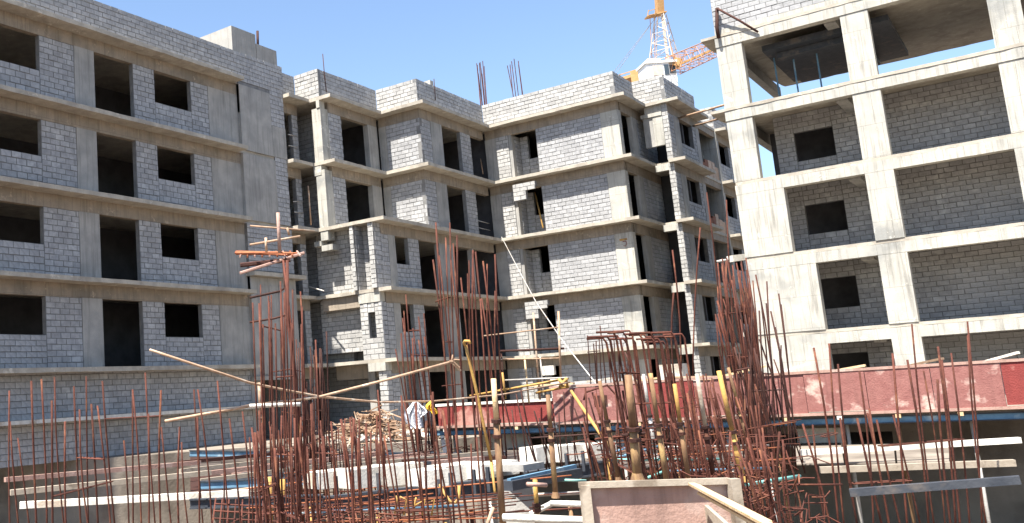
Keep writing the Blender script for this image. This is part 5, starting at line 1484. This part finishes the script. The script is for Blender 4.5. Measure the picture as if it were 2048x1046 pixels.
# hanging bent bar over the centre right
pole([(16.06, -31.41, -1.73), (16.1, -31.4, -1.62), (16.28, -31.01, -1.54), (16.49, -31.04, -1.8), (16.52, -30.93, -2.2)], .016, 'rust', 'bent bar with a flat top right of the slanting yellow pole', 'rebar', 'rebar', None, 5)
pole([(16.5, -32.26, -2.25), (16.51, -32.25, -2.24), (16.69, -31.84, -2.24), (16.79, -31.75, -2.28)], .016, 'rust', 'level bent bar before the thick yellow prop', 'rebar', 'rebar', None, 5)
pole([(14.47, -25.01, -0.92), (14.79, -25.27, -1.6), (15.09, -25.46, -2.69)], .02, 'rust_dark', 'dark bar slanting down to the right above the timber box', 'rebar', 'rebar', None, 5)
# mat of bars lying across the lower left
mt = thing('rebar_mat', 'rusty bar mat lying across the lower left corner', 'rebar', (13.83, -34.97, -2.96))
for i in range(7):
    y_ = 1008 + i * 5
    a = V((12.6, -35.63, -2.77)) - UV * (i * .035) - FV * (i * .22); b = V((14.79, -34.57, -2.99)) - UV * (i * .03) - FV * (i * .2)
    MB().tube(bent(a, b, .03, 5, i), .012, 5).build('rebar', 'rust' if i % 2 else 'rust', mt)
for i in range(26):
    t = i / 26
    a = V((12.6, -35.63, -2.77)).lerp(V((14.79, -34.57, -2.99)), t) + Vector((0, 0, .02))
    MB().tube([a + FV * .2, a - FV * 1.4 - UV * .22], .01, 5).build('rebar', 'rust', mt)

lb = thing('laid_bars', 'loose rusty bars laid level among the uprights over the left half of the deck', 'rebar', (12.36, -31.61, -2.86))
for i in range(34):
    d_ = R.uniform(12.5, 20)
    x0_ = R.uniform(430, 800)
    a = CAM + FV * d_ + RV * ((x0_ - 1024 - (-497.6)) * d_ / 1928.6); a.z = -3.05 + R.uniform(-.25, .18)
    b = a + RV * R.uniform(1.2, 3.4) + Vector((FV.x, FV.y, 0)) * R.uniform(-.6, 1.2); b.z = a.z + R.uniform(-.12, .12)
    MB().tube(bent(a, b, .04, 5, i), R.uniform(.008, .014), 5).build('rebar', R.choice(['rust', 'rust', 'rust_orange', 'rust_dark']), lb, True)
lc = thing('laid_bars', 'loose level bars and ties between the right hand props', 'rebar', (16.79, -29.29, -2.77))
for i in range(34):
    d_ = R.uniform(12.5, 18)
    x0_ = R.uniform(1180, 1450)
    a = CAM + FV * d_ + RV * ((x0_ - 1024 - (-497.6)) * d_ / 1928.6); a.z = -2.95 + R.uniform(-.4, .75)
    b = a + RV * R.uniform(.6, 1.8) + Vector((FV.x, FV.y, 0)) * R.uniform(-.4, .8); b.z = a.z + R.uniform(-.12, .16)
    MB().tube(bent(a, b, .04, 5, i), R.uniform(.007, .012), 5).build('rebar', R.choice(['rust', 'rust', 'rust_orange', 'rust_dark']), lc, True)

# ------------------------------------------------------------------ rebar shelf on the left wing
sh = thing('rebar_shelf', 'orange rusty bars laid flat as a shelf high at the left edge', 'rebar', (11.14, -32.09, 1.02))
for i in range(12):
    a = V((10.55, -32.6, 1.14)) + FV * (i * .12) + Vector((0, 0, R.uniform(-.03, .03))); b = V((11.78, -32.34, 0.97)) + FV * (i * .12) + Vector((0, 0, R.uniform(-.03, .03)))
    MB().tube([a, b - RV * R.uniform(0, .3)], .02, 5).build('rebar', 'rust_orange', sh)
for i in range(9):
    a = V((10.61, -32.54, 1.07)).lerp(V((11.72, -32.26, 0.95)), i / 8)
    MB().tube([a - FV * .25, a + FV * 1.5 + UV * .08], .018, 5).build('rebar', 'rust_orange' if i % 2 else 'pink', sh)
MB().tube([(11.09, -33.12, 0.68), (11.6, -31.98, 1.04)], .026, 6).build('edge_bar', 'pink', sh)
MB().tube([(10.85, -32.83, 0.87), (11.52, -32.28, 0.91)], .04, 6).build('edge_bar', 'rust_dark', sh)
for i, (pts, r_, mm, l) in enumerate((
    ([(12.04, -33.07, -3.48), (12.03, -33.02, -1.16), (11.96, -33.01, -0.19), (11.97, -32.94, 0.79)], .026, 'rust', 'thick rusty upright carrying the orange bar shelf'),
    ([(12.11, -33.01, -3.48), (12.02, -32.96, -1.48), (11.99, -32.98, -0.2), (11.92, -32.98, 0.8)], .018, 'rust', 'thin rusty upright beside the thick one under the bar shelf'),
    ([(11.79, -32.82, 0.79), (11.75, -32.77, 0.37), (11.69, -32.81, 0.32), (11.28, -33.13, 0.24)], .02, 'rust_dark', 'dark bar bent under the orange bar shelf'),
    ([(11.22, -33.1, -0.16), (11.55, -32.84, -0.12), (11.75, -32.68, -0.06)], .018, 'rust_dark', 'dark level bar before the board-marked wall'),
    ([(11.77, -32.87, 0.95), (11.84, -32.94, 1.61)], .03, 'pink', 'pale post standing on the orange bar shelf'),
    ([(11.09, -32.82, 1.19), (11.95, -32.52, 1.23)], .02, 'bamboo', 'thin bamboo above the orange bar shelf'),
    ([(10.82, -32.47, 1.6), (11.68, -31.73, 1.44)], .016, 'bamboo', 'highest thin bamboo at the left edge'),
    ([(11.6, -33.01, 0.97), (11.63, -33.04, 1.21)], .022, 'bamboo', 'short pale peg on the orange bar shelf'),
    ([(11.63, -32.4, 1.31), (11.62, -32.44, 1.44)], .02, 'bamboo', 'short bamboo peg right of the pale post'))):
    pole(pts, r_, mm, l, 'rusty_pole' if mm.startswith('rust') else 'bamboo_pole', 'pole')
